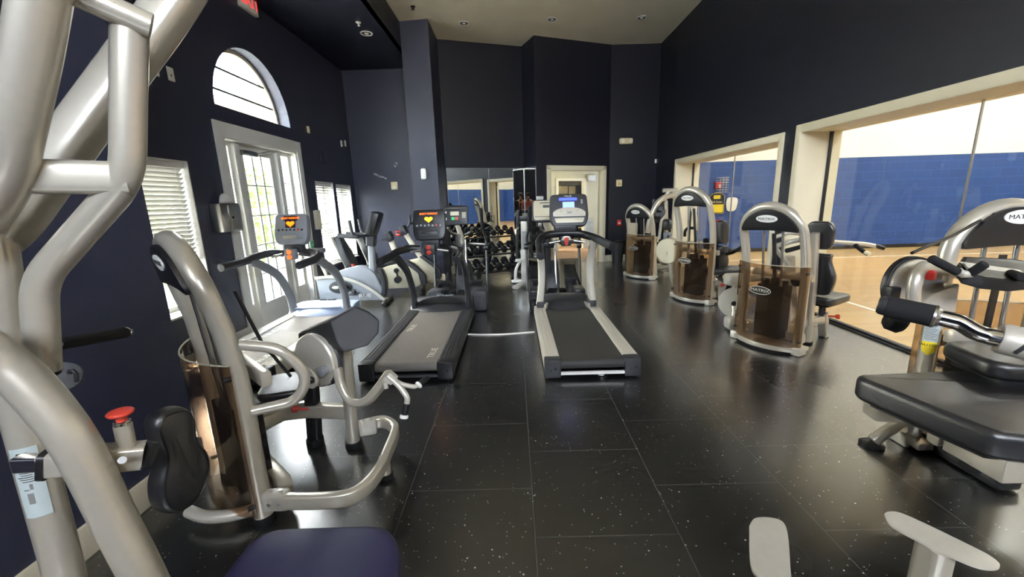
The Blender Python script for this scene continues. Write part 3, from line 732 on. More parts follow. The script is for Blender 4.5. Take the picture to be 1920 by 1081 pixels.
        for q in (-1, 1):
            bm = bmesh.new(); lathe(bm, [(.001, 0), (tr * 1.25, 0), (tr * 1.3, .012), (tr * 1.15, .04), (tr * .9, .045)], Matrix.Translation((q * hw, 0, 0))); obj('foot_cap', bm, 'rubber', t)
    # rear cross members
    bm = bmesh.new(); bx(bm, (0, .10, .70), (w + .04, .05, .07), .012); obj('cross_member', bm, metal, t)
    bm = bmesh.new(); bx(bm, (0, .11, .12), (w, .07, .09), .014); obj('cross_member', bm, metal, t)
    return t

def pad_from(name, t, outline, th, mx, r=.022, crown=.006, m='vinyl', W=False, parent=None):
    bm = bmesh.new(); cushion(bm, outline, th, mx, r, crown); return obj(name, bm, m, parent or t, W)

# --- third tower from the back: triceps press by the pillar between the windows
t3 = thing('weight_machine', 'arch-topped stack machine with long forward handles, second nearest along the court glass', 'gym machine', (2.455, 3.79, 0), R(-61.3), 'arched weight-stack machines along the court glass')
tower(t3, H=1.37)
def backed_seat(t, sx, sy, seat_z, tilt_back=.10, head=True):
    "seat with post, legs and two back pads in tower coordinates"
    se = pad_from('seat', t, rpoly([(-.15, -.2), (.15, -.2), (.16, .2), (-.16, .2)], .08), .075, fr((sx, sy, seat_z - .075)))
    bm = bmesh.new(); bx(bm, (0 + sx, sy, seat_z - .09), (.2, .26, .03), .006); obj('seat_pan', bm, 'black', se)
    bm = bmesh.new(); cyl(bm, (sx, sy + .02, .18), (sx, sy - .01, seat_z - .09), .03); po = obj('seat_post', bm, 'dark_steel', t)
    bm = bmesh.new(); sweep(bm, [(sx, sy + .10, .012), (sx, sy + .02, seat_z - .20)], rrect(.08, .065, .018), up=(0, 1, 0)); obj('post_sleeve', bm, 'silver', po)
    bm = bmesh.new(); cyl(bm, (sx + .03, sy + .05, .24), (sx + .09, sy + .07, .245), .009); cyl(bm, (sx + .09, sy + .07, .245), (sx + .125, sy + .08, .247), .024, bev=.006); obj('pull_knob', bm, 'red', po)
    bm = bmesh.new(); tube([(sx, sy + .05, .20), (sx, sy - .22, .22), (0.05, .12, .16)], rrect(.07, .08, .02), .1, bm=bm); obj('seat_beam', bm, 'silver', t)
    by = sy - .2
    bo = rpoly([(-.12, 0), (.12, 0), (.16, .17), (.10, .34), (.12, .40), (-.12, .40), (-.10, .34), (-.16, .17)], .06)
    mx = fr((sx, by, seat_z + .02), (1, 0, 0), (0, -tilt_back, 1)) @ Matrix.Rotation(PI, 4, 'Y')
    pad_from('backrest', t, bo, .07, mx)
    bm = bmesh.new(); mx = fr((sx, by, seat_z + .38), (1, 0, 0), (0, -tilt_back, 1)); 
    if head:
        ho = rpoly([(-.105, 0), (.105, 0), (.12, .2), (.08, .26), (-.08, .26), (-.12, .2)], .06)
        pad_from('head_pad', t, ho, .065, fr((sx, by - .045, seat_z + .46), (1, 0, 0), (0, -tilt_back, 1)) @ Matrix.Rotation(PI, 4, 'Y'))
    bm.free()
    bm = bmesh.new(); sweep(bm, [(sx, by - .03, .16), (sx, by - .05, seat_z + .1), (sx, by - .13, seat_z + .62)], rrect(.07, .07, .02), up=(0, 1, 0)); obj('back_post', bm, 'silver', t)
    bm = bmesh.new(); cyl(bm, (sx, by - .03, 0), (sx, by - .03, .17), .045); obj('rear_foot', bm, 'silver', t)
    bm = bmesh.new(); cyl(bm, (sx, by - .03, .0), (sx, by - .03, .02), .055); cyl(bm, (sx, sy + .10, 0), (sx, sy + .10, .014), .04); obj('foot_cap', bm, 'rubber', t)
backed_seat(t3, .17, .60, .47)
# long handles, pivot bars and cams of the triceps press (world points)
Yh = 3.92
bm = bmesh.new(); tube([at(1510, 452, 3.95), at(1545, 452, 3.92), at(1620, 457, 3.86), at(1642, 461, 3.85)], .02, .05, bm=bm); hb = obj('press_arm', bm, 'silver', t3, W=True)
bm = bmesh.new(); tube([at(1640, 460, 3.85), at(1657, 465, 3.84)], .02, bm=bm); obj('end_cap', bm, 'black', hb, W=True)
bm = bmesh.new(); tube([at(1603, 458, 3.87), at(1612, 466, 3.82), at(1623, 474, 3.72)], .019, bm=bm); gr = obj('hand_grip', bm, 'grip', hb, W=True)
bm = bmesh.new(); tube([at(1622, 473, 3.725), at(1630, 477, 3.69)], .021, bm=bm); obj('grip_ring', bm, 'ivory', gr, W=True)
bm = bmesh.new(); tube([at(1448, 446, 4.15), at(1478, 436, 4.12), at(1500, 438, 4.1)], .02, bm=bm); tube([at(1452, 462, 4.05), at(1485, 452, 4.05), at(1520, 446, 4.0)], .024, bm=bm); tube([at(1455, 466, 4.05), at(1480, 500, 4.1)], .022, bm=bm); obj('pivot_bar', bm, 'silver_light', t3, W=True)
bm = bmesh.new(); tube([at(1474, 470, 3.98), at(1522, 457, 3.98)], .022, bm=bm); obj('rear_grip', bm, 'grip', t3, W=True)
bm = bmesh.new(); tube([at(1480, 480, 4.12), at(1484, 560, 4.12), atz(1486, 625, .05)], rrect(.08, .08, .02), bm=bm); obj('pivot_post', bm, 'silver', t3, W=True)
bm = bmesh.new(); cyl(bm, at(1489, 527, 3.98), at(1499, 526, 3.93), .055, bev=.01); obj('roller', bm, 'rubber', t3, W=True)
c = at(1377, 567, 4.42); bm = bmesh.new(); cyl(bm, c + V((.03, .04, 0)), c - V((.02, .03, 0)), .165, n=32, bev=.008); cy = obj('cam_disc', bm, 'silver_light', t3, W=True)
bm = bmesh.new(); cyl(bm, c - V((.02, .03, 0)), c - V((.035, .05, 0)), .026, n=16, bev=.004); obj('cam_bolt', bm, 'black', cy, W=True)
c = at(1379, 523, 4.42); bm = bmesh.new(); bx(bm, c, (.22, .14, .13), .035); obj('lever_block', bm, 'silver_light', t3, W=True); bm = bmesh.new(); c = at(1376, 604, 4.3); bx(bm, c, (.18, .14, .13), .04); bx(bm, c - V((0, 0, .09)), (.08, .08, .14)); obj('lever_block', bm, 'silver_light', t3, W=True)
bm = bmesh.new(); c2 = at(1378, 545, 4.46); tube([at(1379, 523, 4.45), c2, at(1376, 604, 4.34)], .03, bm=bm); tube([at(1376, 604, 4.34), at(1440, 610, 4.2), at(1486, 607, 4.12)], rrect(.09, .09, .02), .05, bm=bm); tube([at(1379, 560, 4.4), at(1445, 566, 4.2), at(1490, 560, 4.1)], .03, bm=bm); tube([at(1380, 523, 4.42), at(1450, 520, 4.2), at(1483, 530, 4.12)], .035, bm=bm); obj('rear_beam', bm, 'silver', t3, W=True)

# --- second tower: two-pad chair, in front of the small court window
t2 = thing('weight_machine', 'tallest arch-topped stack machine with a black two-pad chair, in front of the small court window', 'gym machine', (2.50, 5.60, 0), R(-63), 'arched weight-stack machines along the court glass')
tower(t2, H=1.56, zk=.98, gz=.84, w=.54)
bx0 = at(1362, 506, 5.55)
def chairpad(pts, Y, th, n, name, par, m='vinyl'):
    "pad whose face outline is given by photo points in a vertical plane facing n"
    P3 = [at(px, py, Y) for px, py in pts]; c = sum(P3, V()) / len(P3)
    z = V(n).normalized(); x = V((0, 0, 1)).cross(z).normalized(); y = z.cross(x)
    o2 = [V(((p - c).dot(x), (p - c).dot(y))) for p in P3]
    mx = Matrix(((x.x, y.x, z.x, c.x), (x.y, y.y, z.y, c.y), (x.z, y.z, z.z, c.z), (0, 0, 0, 1)))
    bm = bmesh.new(); cushion(bm, rpoly(o2, .05), th, mx, .02, .004); return obj(name, bm, m, par, W=True)
chairpad([(1338, 456), (1362, 456), (1363, 425), (1357, 414), (1347, 411), (1338, 415)], 5.6, .08, (.35, -.94, 0), 'head_pad', t2)
chairpad([(1336, 504), (1356, 504), (1363, 490), (1358, 474), (1360, 459), (1337, 459)], 5.6, .08, (.35, -.94, 0), 'backrest', t2)
bm = bmesh.new(); tube([at(1334, 555, 5.75), at(1338, 500, 5.75), at(1340, 425, 5.78)], rrect(.06, .06, .015), bm=bm); obj('back_post', bm, 'silver', t2, W=True)
s = at(1356, 505, 5.5); pad_from('seat', t2, rpoly([(-.25, -.17), (.2, -.19), (.26, -.1), (.26, .1), (.2, .19), (-.25, .17)], .07), .08, fr(s - V((0, 0, .05)), (.95, -.1, 0), (.1, .95, 0)), W=True)
bm = bmesh.new(); cyl(bm, at(1352, 512, 5.5), at(1348, 532, 5.48), .026); obj('seat_post', bm, 'dark_steel', t2, W=True)
f = atz(1343, 557, 0); bm = bmesh.new(); cyl(bm, f, at(1347, 530, 5.45), .04); f2 = atz(1331, 553, 0); cyl(bm, f2, f2 + V((0, 0, .32)), .045); tube([f2 + V((0, 0, .25)), f + V((0, 0, .22))], rrect(.07, .08, .02), bm=bm); obj('seat_leg', bm, 'silver', t2, W=True)
bm = bmesh.new(); tube([at(1337, 528, 5.6), at(1352, 533, 5.45), at(1362, 531, 5.4)], .012, bm=bm); tube([at(1363, 528, 5.4), at(1372, 529, 5.38)], .008, bm=bm); obj('range_lever', bm, 'steel', t2, W=True)
c = at(1354, 534, 5.42); bm = bmesh.new(); bx(bm, c, (.05, .05, .035), .012); obj('pull_knob', bm, 'red', t2, W=True)
c = at(1366, 537, 5.38); bm = bmesh.new(); bx(bm, c, (.04, .05, .13), .008, (1, 0, -.2)); obj('lever_grip', bm, 'rubber', t2, W=True)
bm = bmesh.new(); tube([at(1363, 476, 5.5), at(1375, 473, 5.35), at(1392, 462, 5.2), at(1397, 455, 5.15)], .022, .1, bm=bm); obj('press_grip', bm, 'grip', t2, W=True)
bm = bmesh.new(); tube([at(1272, 456, 5.9), at(1318, 454, 5.75)], .026, bm=bm); tube([at(1297, 386, 5.95), at(1304, 405, 5.9), at(1305, 432, 5.88)], .03, .15, bm=bm); obj('pivot_bar', bm, 'silver', t2, W=True)
bm = bmesh.new(); tube([at(1303, 427, 5.9), at(1288, 428, 5.85), at(1284, 434, 5.85), at(1284, 443, 5.85)], .02, .06, bm=bm); obj('hook_grip', bm, 'grip', t2, W=True)
bm = bmesh.new(); cyl(bm, at(1319, 460, 5.75), at(1330, 459, 5.72), .10, n=24, bev=.01); bx(bm, at(1335, 462, 5.6), (.14, .12, .13), .03); obj('hinge_block', bm, 'rubber', t2, W=True)
c = at(1254, 470, 6.1); bm = bmesh.new(); cyl(bm, c + V((.06, .05, 0)), c - V((.04, .03, 0)), .19, n=32, bev=.01); obj('cam_disc', bm, 'tan_plastic', t2, W=True)
bm = bmesh.new(); b = atz(1262, 545, 0); tube([V((b.x, 6.1, .05)), c], rrect(.1, .1, .02), bm=bm); obj('cam_post', bm, 'silver', t2, W=True)

# --- first tower, farthest, low arch
t1 = thing('weight_machine', 'low farthest arch-topped stack machine near the back right corner', 'gym machine', (2.31, 7.40, 0), R(-57), 'arched weight-stack machines along the court glass')
tower(t1, H=1.33, zk=.86, gz=.80, w=.54)
bm = bmesh.new(); l = atz(1172, 508, 0); b2(bm, (l.x - .05, 7.75, 0), (l.x + .12, 7.83, .98), .01); obj('rear_panel', bm, 'tan_plastic', t1, W=True)
bm = bmesh.new(); tube([at(1228, 450, 7.35), at(1228, 520, 7.3)], rrect(.05, .05, .01), bm=bm); tube([at(1190, 446, 7.4), at(1238, 446, 7.4)], rrect(.05, .05, .01), bm=bm); obj('side_frame', bm, 'silver_light', t1, W=True)
bm = bmesh.new(); tube([at(1222, 480, 7.5), at(1262, 481, 7.4)], .03, bm=bm); tube([at(1222, 503, 7.5), at(1262, 500, 7.4)], .04, bm=bm); obj('link_bar', bm, 'silver', t1, W=True)

# --- chest press standing behind, with a curved arch and cross bar
tc = thing('press_machine', 'chest press with curved arch and grey pads beside the jamb of the small court window', 'gym machine', tuple(atz(1246, 512, 0)), 0)
Yc = 7.85
bm = bmesh.new(); sweep(bm, spline([at(1214, 437, Yc), at(1219, 412, Yc), at(1230, 385, Yc), at(1245, 370, Yc), at(1262, 366, Yc), at(1272, 368, Yc)], 8), .052, up=(0, -1, 0)); obj('arch_tube', bm, 'silver', tc, W=True)
bm = bmesh.new(); tube([at(1243, 357, Yc), at(1270, 356, Yc)], .04, bm=bm); tube([at(1253, 358, Yc), at(1246, 376, Yc)], .035, bm=bm); tube([at(1263, 358, Yc), at(1266, 370, Yc)], .03, bm=bm); obj('cross_bar', bm, 'silver_light', tc, W=True)
bm = bmesh.new(); sweep(bm, [at(1248, 376, Yc + .05), at(1249, 420, Yc + .05), at(1246, 500, Yc + .05), V((atz(1247, 512).x, Yc + .05, .02))], rrect(.07, .07, .02), up=(0, -1, 0)); obj('main_post', bm, 'silver', tc, W=True)
bm = bmesh.new(); tube([at(1236, 445, Yc), at(1240, 412, Yc), at(1246, 404, Yc)], .028, .08, bm=bm); tube([at(1238, 455, Yc), at(1243, 500, Yc)], .03, bm=bm); obj('lever_arm', bm, 'silver_light', tc, W=True)
chairpad([(1243, 431), (1262, 431), (1263, 418), (1259, 410), (1247, 410), (1242, 418)], Yc - .12, .07, (-.6, -.8, 0), 'head_pad', tc)
chairpad([(1244, 455), (1258, 450), (1262, 434), (1243, 434)], Yc - .12, .07, (-.6, -.8, 0), 'backrest', tc, 'grey_plastic')
bm = bmesh.new()
for px, py in ((1238, 391), (1240, 402), (1233, 402), (1243, 396)): cyl(bm, at(px, py, Yc - .03), at(px, py, Yc - .12), .05, bev=.01)
obj('pulley', bm, 'black', tc, W=True)
bm = bmesh.new(); bx(bm, at(1232, 395, Yc + .2), (.2, .05, .45), .01); obj('shroud', bm, 'charcoal', tc, W=True)
bm = bmesh.new(); tube([at(1254, 440, Yc - .2), at(1247, 462, Yc - .2)], .016, bm=bm); obj('strap', bm, 'black', tc, W=True)
c = at(1251, 475, Yc - .1); bm = bmesh.new(); cyl(bm, c + V((.05, .03, 0)), c - V((.05, .05, 0)), .22, n=28, bev=.01); obj('cam_disc', bm, 'tan_plastic', tc, W=True)
bm = bmesh.new(); b = atz(1236, 507, 0); bx(bm, (b.x, b.y, .03), (.3, .12, .06), .02); b = atz(1262, 505); bx(bm, (b.x - .1, b.y, .08), (.5, .1, .1), .02); obj('base_foot', bm, 'silver_light', tc, W=True)
# ------------------------------------------------------------------ treadmills
def console(t, c, w, h, tilt, kind, par=None):
    s, k = math.sin(tilt), math.cos(tilt)
    fx = fr(c, (1, 0, 0), (0, s, k))
    body = {'grey': 'grey_plastic', 'black': 'black', 'silver': 'charcoal'}[kind]
    out = rpoly([(-w * .42, -h / 2), (w * .42, -h / 2), (w / 2, -h * .22), (w * .47, h / 2), (-w * .47, h / 2), (-w / 2, -h * .22)], .05)
    bm = bmesh.new(); prism(bm, out, -.09, fx, .02); bo = obj('console', bm, body, t)
    F = lambda x, y, z=.0: fx @ Matrix.Translation((x, y, z))
    if kind in ('grey', 'black'):
        inner = rpoly([(-w * .44, -h * .10), (w * .44, -h * .10), (w * .43, h * .45), (-w * .43, h * .45)], .02)
        bm = bmesh.new(); prism(bm, inner, .004, F(0, 0), .0015); fa = obj('face_panel', bm, 'grey_plastic' if kind == 'grey' else 'charcoal', bo)
        if kind == 'black': fa.data.materials[0] = M['black']
        bm = bmesh.new(); prism(bm, rrect(w * .40, h * .16, .004), .003, F(0, h * .345, .004)); prism(bm, rrect(w * .30, h * .25, .004), .003, F(0, h * .16, .004)); obj('display', bm, 'ink', fa)
        bm = bmesh.new(); text_bm(bm, 'SELECT WORKOUT', h * .062, F(0, h * .345, .0072), .001, .78); obj('display_text', bm, 'orange_led', fa)
        hs = h * .115
        hp = [(16 * math.sin(a) ** 3 / 17 * hs * 1.25, (13 * math.cos(a) - 5 * math.cos(2 * a) - 2 * math.cos(3 * a) - math.cos(4 * a)) / 17 * hs) for a in [2 * PI * i / 40 for i in range(40)]]
        bm = bmesh.new(); prism(bm, [V(p) for p in hp], .001, F(0, h * .165, .0072)); obj('display_heart', bm, 'yellow_led' if kind == 'black' else 'orange_led', fa)
        bm = bmesh.new()
        for i in range(7):
            x = (i - 3) * w * .115
            prism(bm, ell(h * .034, h * .034, 14), .004, F(x, -h * .035 + (.004 if i % 2 else 0), .004))
        obj('button_row', bm, 'grey_plastic' if kind == 'black' else 'charcoal', fa)
        bm = bmesh.new(); prism(bm, ell(h * .036, h * .036, 14), .005, F(2 * w * .115, -h * .035, .004)); obj('stop_button', bm, 'red', fa)
        bm = bmesh.new(); prism(bm, rpoly([(-w * .28, -h * .12), (w * .28, -h * .12), (w * .33, h * .09), (-w * .33, h * .09)], .02), .014, F(0, -h * .27), .005); tr = obj('tray', bm, 'grey_plastic' if kind == 'grey' else 'charcoal', bo)
        bm = bmesh.new(); prism(bm, rrect(w * .42, h * .10, .014), .004, F(0, -h * .27, .014), .002); obj('tray_slot', bm, 'silver' if kind == 'grey' else 'black', tr)
    else:
        bm = bmesh.new(); prism(bm, rpoly([(-w * .42, -h * .42), (w * .42, -h * .42), (w * .46, -h * .2), (w * .44, h * .47), (-w * .44, h * .47), (-w * .46, -h * .2)], .03), .004, F(0, 0), .002); fa = obj('face_panel', bm, 'charcoal' if w > .4 else 'tan_plastic', bo)
        if w > .4:
            bm = bmesh.new(); prism(bm, ell(w * .42, h * .20, 36, PI * .04, PI * .96, 0, -h * .12) + [V((-w * .41, -h * .2)), V((w * .41, -h * .2))], .004, F(0, 0, .004), .0015); obj('key_panel', bm, 'cream_plastic', fa)
            bm = bmesh.new(); prism(bm, rpoly([(-w * .39, -h * .25), (w * .39, -h * .25), (w * .34, -h * .4), (-w * .34, -h * .4)], .015), .004, F(0, 0, .004), .0015); obj('lower_panel', bm, 'tan_plastic', fa)
            bm = bmesh.new(); prism(bm, rrect(w * .46, h * .085, .004), .003, F(-.01, h * .335, .004)); dd = obj('display', bm, 'blue_led', fa)
            bm = bmesh.new(); prism(bm, rrect(w * .30, h * .20, .004), .003, F(-.005, h * .15, .004)); obj('display', bm, 'blue_pale', fa)
            bm = bmesh.new(); text_bm(bm, 'TRUE', h * .055, F(-.01, h * .425, .0042), .001, 1.3); obj('lettering', bm, 'white', fa)
            bm = bmesh.new(); prism(bm, rrect(.02, .055, .003), .003, F(w * .33, h * .25, .004)); obj('speaker_slot', bm, 'grey_plastic', fa)
            bm = bmesh.new(); rr = random.Random(5)
            for i in range(13): prism(bm, ell(.006, .005, 8), .002, F((i - 6) * w * .058, -h * .145, .008))
            for i in range(6): prism(bm, ell(.007, .006, 8), .002, F((i - 2.5) * w * .11 * (1.25 if abs(i - 2.5) > 1 else 1), -h * .03 - .006 * (i % 2), .008))
            prism(bm, ell(.03, .012, 16), .002, F(0, -h * .085, .008)); obj('button_row', bm, 'grey_plastic', fa)
        else:
            bm = bmesh.new(); prism(bm, rrect(w * .34, h * .12, .003), .003, F(w * .1, h * .2, .004)); prism(bm, rrect(w * .42, h * .04, .003), .003, F(w * .02, h * .36, .004)); prism(bm, rrect(w * .8, h * .025, .002), .003, F(0, -h * .26, .004)); obj('display', bm, 'charcoal', fa)
            bm = bmesh.new()
            for i in range(10): prism(bm, ell(.006, .006, 8), .002, F((i - 4.5) * w * .075, -h * .17, .004))
            for i in range(5): prism(bm, ell(.007, .007, 8), .002, F(-w * .34 + i * w * .055, -h * .06 + .012 * (i % 3), .004))
            obj('button_row', bm, 'gold', fa)
    return bo

def treadmill(name, label, x, y, kind, W=.79):
    t = thing('treadmill', label, 'treadmill', (x, y, 0), 0, 'treadmills')
    c = {'grey': ('grey_plastic', 'silver_light', 'belt_grey', 'bluegrey', 'grey_plastic'), 'black': ('black', 'charcoal', 'belt_grey', 'charcoal', 'charcoal'), 'silver': ('charcoal', 'silver_light', 'belt', 'charcoal', 'silver_light')}[kind]
    capm, railm, beltm, hoodm, upm = c
    hw = W / 2
    for s in (-1, 1):
        bm = bmesh.new(); xc = s * (hw - .065)
        b2(bm, (xc - .065, .09, .10), (xc + .065, 1.78, .172), .012)
        for k in range(4): b2(bm, (xc - .045 + k * .03 - .004, .10, .170), (xc - .045 + k * .03 + .004, 1.7, .1755), .002)
        b2(bm, (xc + s * .03, .06, .04), (xc + s * .064, 1.9, .11), .006); rl = obj('side_rail', bm, railm, t)
        bm = bmesh.new(); bx(bm, (xc, .04, .095), (.135, .11, .16), .016); ec = obj('end_cap', bm, 'charcoal' if kind == 'silver' else 'black', rl)
        bm = bmesh.new(); cyl(bm, (xc + .02, -.018, .10), (xc + .02, -.013, .10), .012); cyl(bm, (xc - .02, -.018, .085), (xc - .02, -.013, .085), .008); obj('cap_bolt', bm, 'ink', ec)
        bm = bmesh.new(); cyl(bm, (xc, .06, 0), (xc, .06, .05), .03, .022); obj('leveling_foot', bm, 'rubber', rl)
    iw = hw - .13
    prof = [V((.05 + .042 * math.cos(a), .118 + .042 * math.sin(a))) for a in [PI / 2 + PI * i / 10 for i in range(11)]] + [V((1.85, .076)), V((1.85, .16))]
    bm = bmesh.new(); prism(bm, prof, 2 * iw, fr((-iw, 0, 0), (0, 1, 0), (0, 0, 1))); bl = obj('running_belt', bm, beltm, t)
    if kind != 'silver':
        bm = bmesh.new(); text_bm(bm, 'TRUE', .06, fr((iw - .08, .25, .1602), (0, 1, 0), (-1, 0, 0)), .0006, 1.2); obj('lettering', bm, 'silver_light', bl); bm = bmesh.new(); text_bm(bm, 'TRUE', .06, fr((-iw + .08, 1.0, .1602), (0, 1, 0), (-1, 0, 0)), .0006, 1.2); obj('lettering', bm, 'silver_light', bl)
    bm = bmesh.new(); cyl(bm, (-iw - .02, .05, .118), (-iw, .05, .118), .028); cyl(bm, (iw, .05, .118), (iw + .02, .05, .118), .028); obj('roller_end', bm, 'steel', t)
    bm = bmesh.new(); bx(bm, (0, .01, .05), (2 * iw, .03, .022), .004); obj('rear_bar', bm, 'white' if kind == 'silver' else 'charcoal', t)
    # motor hood, lofted across the width
    rings = []
    hx = hw - .01 if kind != 'silver' else hw - .10
    for i in range(13):
        u = -1 + i / 6; f = 1 - .34 * abs(u) ** 2.2; y0 = 1.62 + .10 * u * u
        rings.append([V((u * hx, a, z)) for a, z in ((y0, .163), (y0 + .06, .163 + .07 * f), (y0 + .22, .163 + .125 * f), (y0 + .36, .163 + .12 * f), (2.05, .12), (2.05, .05), (y0, .09))])
    bm = bmesh.new(); loft(bm, rings); hd = obj('motor_hood', bm, hoodm, t)
    if kind == 'silver':
        for s in (-1, 1):
            bm = bmesh.new(); bx(bm, (s * (hw - .085), 1.73, .19), (.11, .13, .11), .014); obj('upright_socket', bm, 'charcoal', t)
            bm = bmesh.new(); bx(bm, (s * (hw - .15), 1.70, .19), (.03, .16, .06), .01, (1, s * .3, 0)); obj('hood_bracket', bm, 'silver', hd)
    else:
        bm = bmesh.new(); prism(bm, ell(hx * .72, .16, 30, 0, PI) + [], .02, fr((0, 1.70, .235), (1, 0, 0), (0, .9, .3)), .006); obj('hood_cover', bm, 'bluegrey' if kind == 'grey' else 'black', hd)
        bm = bmesh.new(); text_bm(bm, 'TRUE', .045, fr((.02, 1.95, .285), (1, 0, 0), (0, 1, -.05)), .012, 1.5); obj('lettering', bm, 'charcoal' if kind == 'grey' else 'grey_plastic', hd)
    # uprights and handlebar
    if kind == 'silver':
        for s in (-1, 1):
            p = spline([(s * .33, 1.73, .2), (s * .30, 1.75, .45), (s * .30, 1.75, .72), (s * .33, 1.68, .98)], 6)
            bm = bmesh.new(); sweep(bm, p, rrect(.082, .11, .025), up=(0, 1, 0)); obj('upright', bm, upm, t)
        bm = bmesh.new(); sweep(bm, spline([(-.33, 1.42, .88), (-.335, 1.60, .97), (-.28, 1.78, 1.02), (-.14, 1.84, 1.05), (.14, 1.84, 1.05), (.28, 1.78, 1.02), (.345, 1.60, 1.0), (.37, 1.45, .985)], 8), ell(.042, .048, 14), up=(0, 0, 1)); hb = obj('handlebar', bm, 'black', t)
        bm = bmesh.new(); tube([(.355, 1.50, .99), (.40, 1.06, .97)], .045, bm=bm); obj('hand_grip', bm, 'charcoal', hb)
        bm = bmesh.new(); tube([(.40, 1.06, .97), (.403, 1.03, .968)], .05, bm=bm); obj('grip_end', bm, 'dark_steel', hb)
        bm = bmesh.new(); tube([(-.335, 1.45, .90), (-.335, 1.28, .86)], .046, bm=bm); obj('hand_grip', bm, 'black', hb)
        yb, zb = 1.80, 1.0
        bm = bmesh.new(); bx(bm, (0, 1.85, 1.075), (.27, .06, .05), .012); obj('bar_sleeve', bm, 'steel', hb)
        cc = (0.05, 1.83, 1.335); cw, ch, ct = .47, .39, .28
        bm = bmesh.new(); bx(bm, (0, 1.82, 1.12), (.27, .10, .075), .025); vt = obj('fan_vent', bm, 'charcoal', t)
        bm = bmesh.new()
        for k in range(6): bx(bm, (-.075 + k * .03, 1.767, 1.12), (.016, .006, .035))
        obj('vent_slot', bm, 'ink', vt)
        pg = ((-.20, -.07), (.09, .22)); sy, sz = 1.74, .975
    else:
        for s in (-1, 1):
            p = spline([(s * (hw - .06), 1.78, .17), (s * (hw - .055), 1.74, .42), (s * (hw - .05), 1.58, .68), (s * (hw - .045), 1.30, .85), (s * (hw - .04), 1.13, .92)], 6)
            sc = [1 - .25 * i / (len(p) - 1) for i in range(len(p))]
            bm = bmesh.new(); sweep(bm, p, rrect(.06, .12, .025), up=(0, 1, 0), scl=sc); obj('upright', bm, upm, t)
            bm = bmesh.new(); sweep(bm, spline([(s * .12, 1.36, .97), (s * .24, 1.32, .98), (s * (hw - .05), 1.20, .955), (s * (hw - .03), 1.05, .93), (s * (hw - .02), .86, .925), (s * (hw - .02), .72, .92)], 6), ell(.034, .04, 12), up=(0, 0, 1)); obj('handlebar', bm, 'charcoal' if kind == 'grey' else 'black', t)
        yb, zb = 1.36, .97
        cc = (0, 1.36, 1.235); cw, ch, ct = .37, .34, .25
        bm = bmesh.new(); bx(bm, (0, 1.40, 1.03), (.2, .1, .12), .02); obj('console_neck', bm, 'charcoal', t)
        pg = ((-.21, -.09), (.09, .21)); sy, sz = 1.30, .965
    for a, b in pg:
        bm = bmesh.new(); tube([(a, sy - .01, sz - (.02 if a < 0 else 0)), (b, sy - .01, sz + (0 if a < 0 else -.02))], .016, bm=bm); obj('pulse_grip', bm, 'steel', t)
    bm = bmesh.new(); bx(bm, (0, sy, sz - .0), (.13, .07, .12), .022); ck = obj('control_block', bm, 'grey_plastic' if kind == 'grey' else 'charcoal', t)
    if kind == 'silver':
        bm = bmesh.new(); prism(bm, rpoly([(-.065, 0), (.065, 0), (.03, .05), (-.03, .05)], .012), .012, fr((0, sy - .04, sz + .01), (1, 0, 0), (0, 0, 1)), .003); obj('stop_panel', bm, 'silver_light', ck)
        bm = bmesh.new(); prism(bm, ell(.026, .022, 18), .02, fr((0, sy - .052, sz + .028), (1, 0, 0), (0, 0, 1)), .003); prism(bm, rpoly([(-.03, .02), (.03, .02), (.012, -.035), (-.012, -.035)], .01), .014, fr((0, sy - .04, sz - .015), (1, 0, 0), (0, 0, 1)), .003); obj('stop_button', bm, 'red', ck)
    else:
        bm = bmesh.new()
        for z in (.028, -.028): prism(bm, ell(.027, .025, 18), .015, fr((0, sy - .036, sz + z), (1, 0, 0), (0, 0, 1)), .003)
        obj('stop_button', bm, 'red' if kind == 'black' else 'orange_dim', ck)
    console(t, cc, cw, ch, ct, kind)
    return t
treadmill('a', 'grey treadmill by the glass door with orange heart display', -2.45, 3.12, 'grey')
treadmill('b', 'black treadmill with orange and yellow heart display, left of the aisle', -.94, 3.17, 'black')
treadmill('c', 'treadmill with pale silver side rails and blue display, right of centre', .62, 3.14, 'silver')

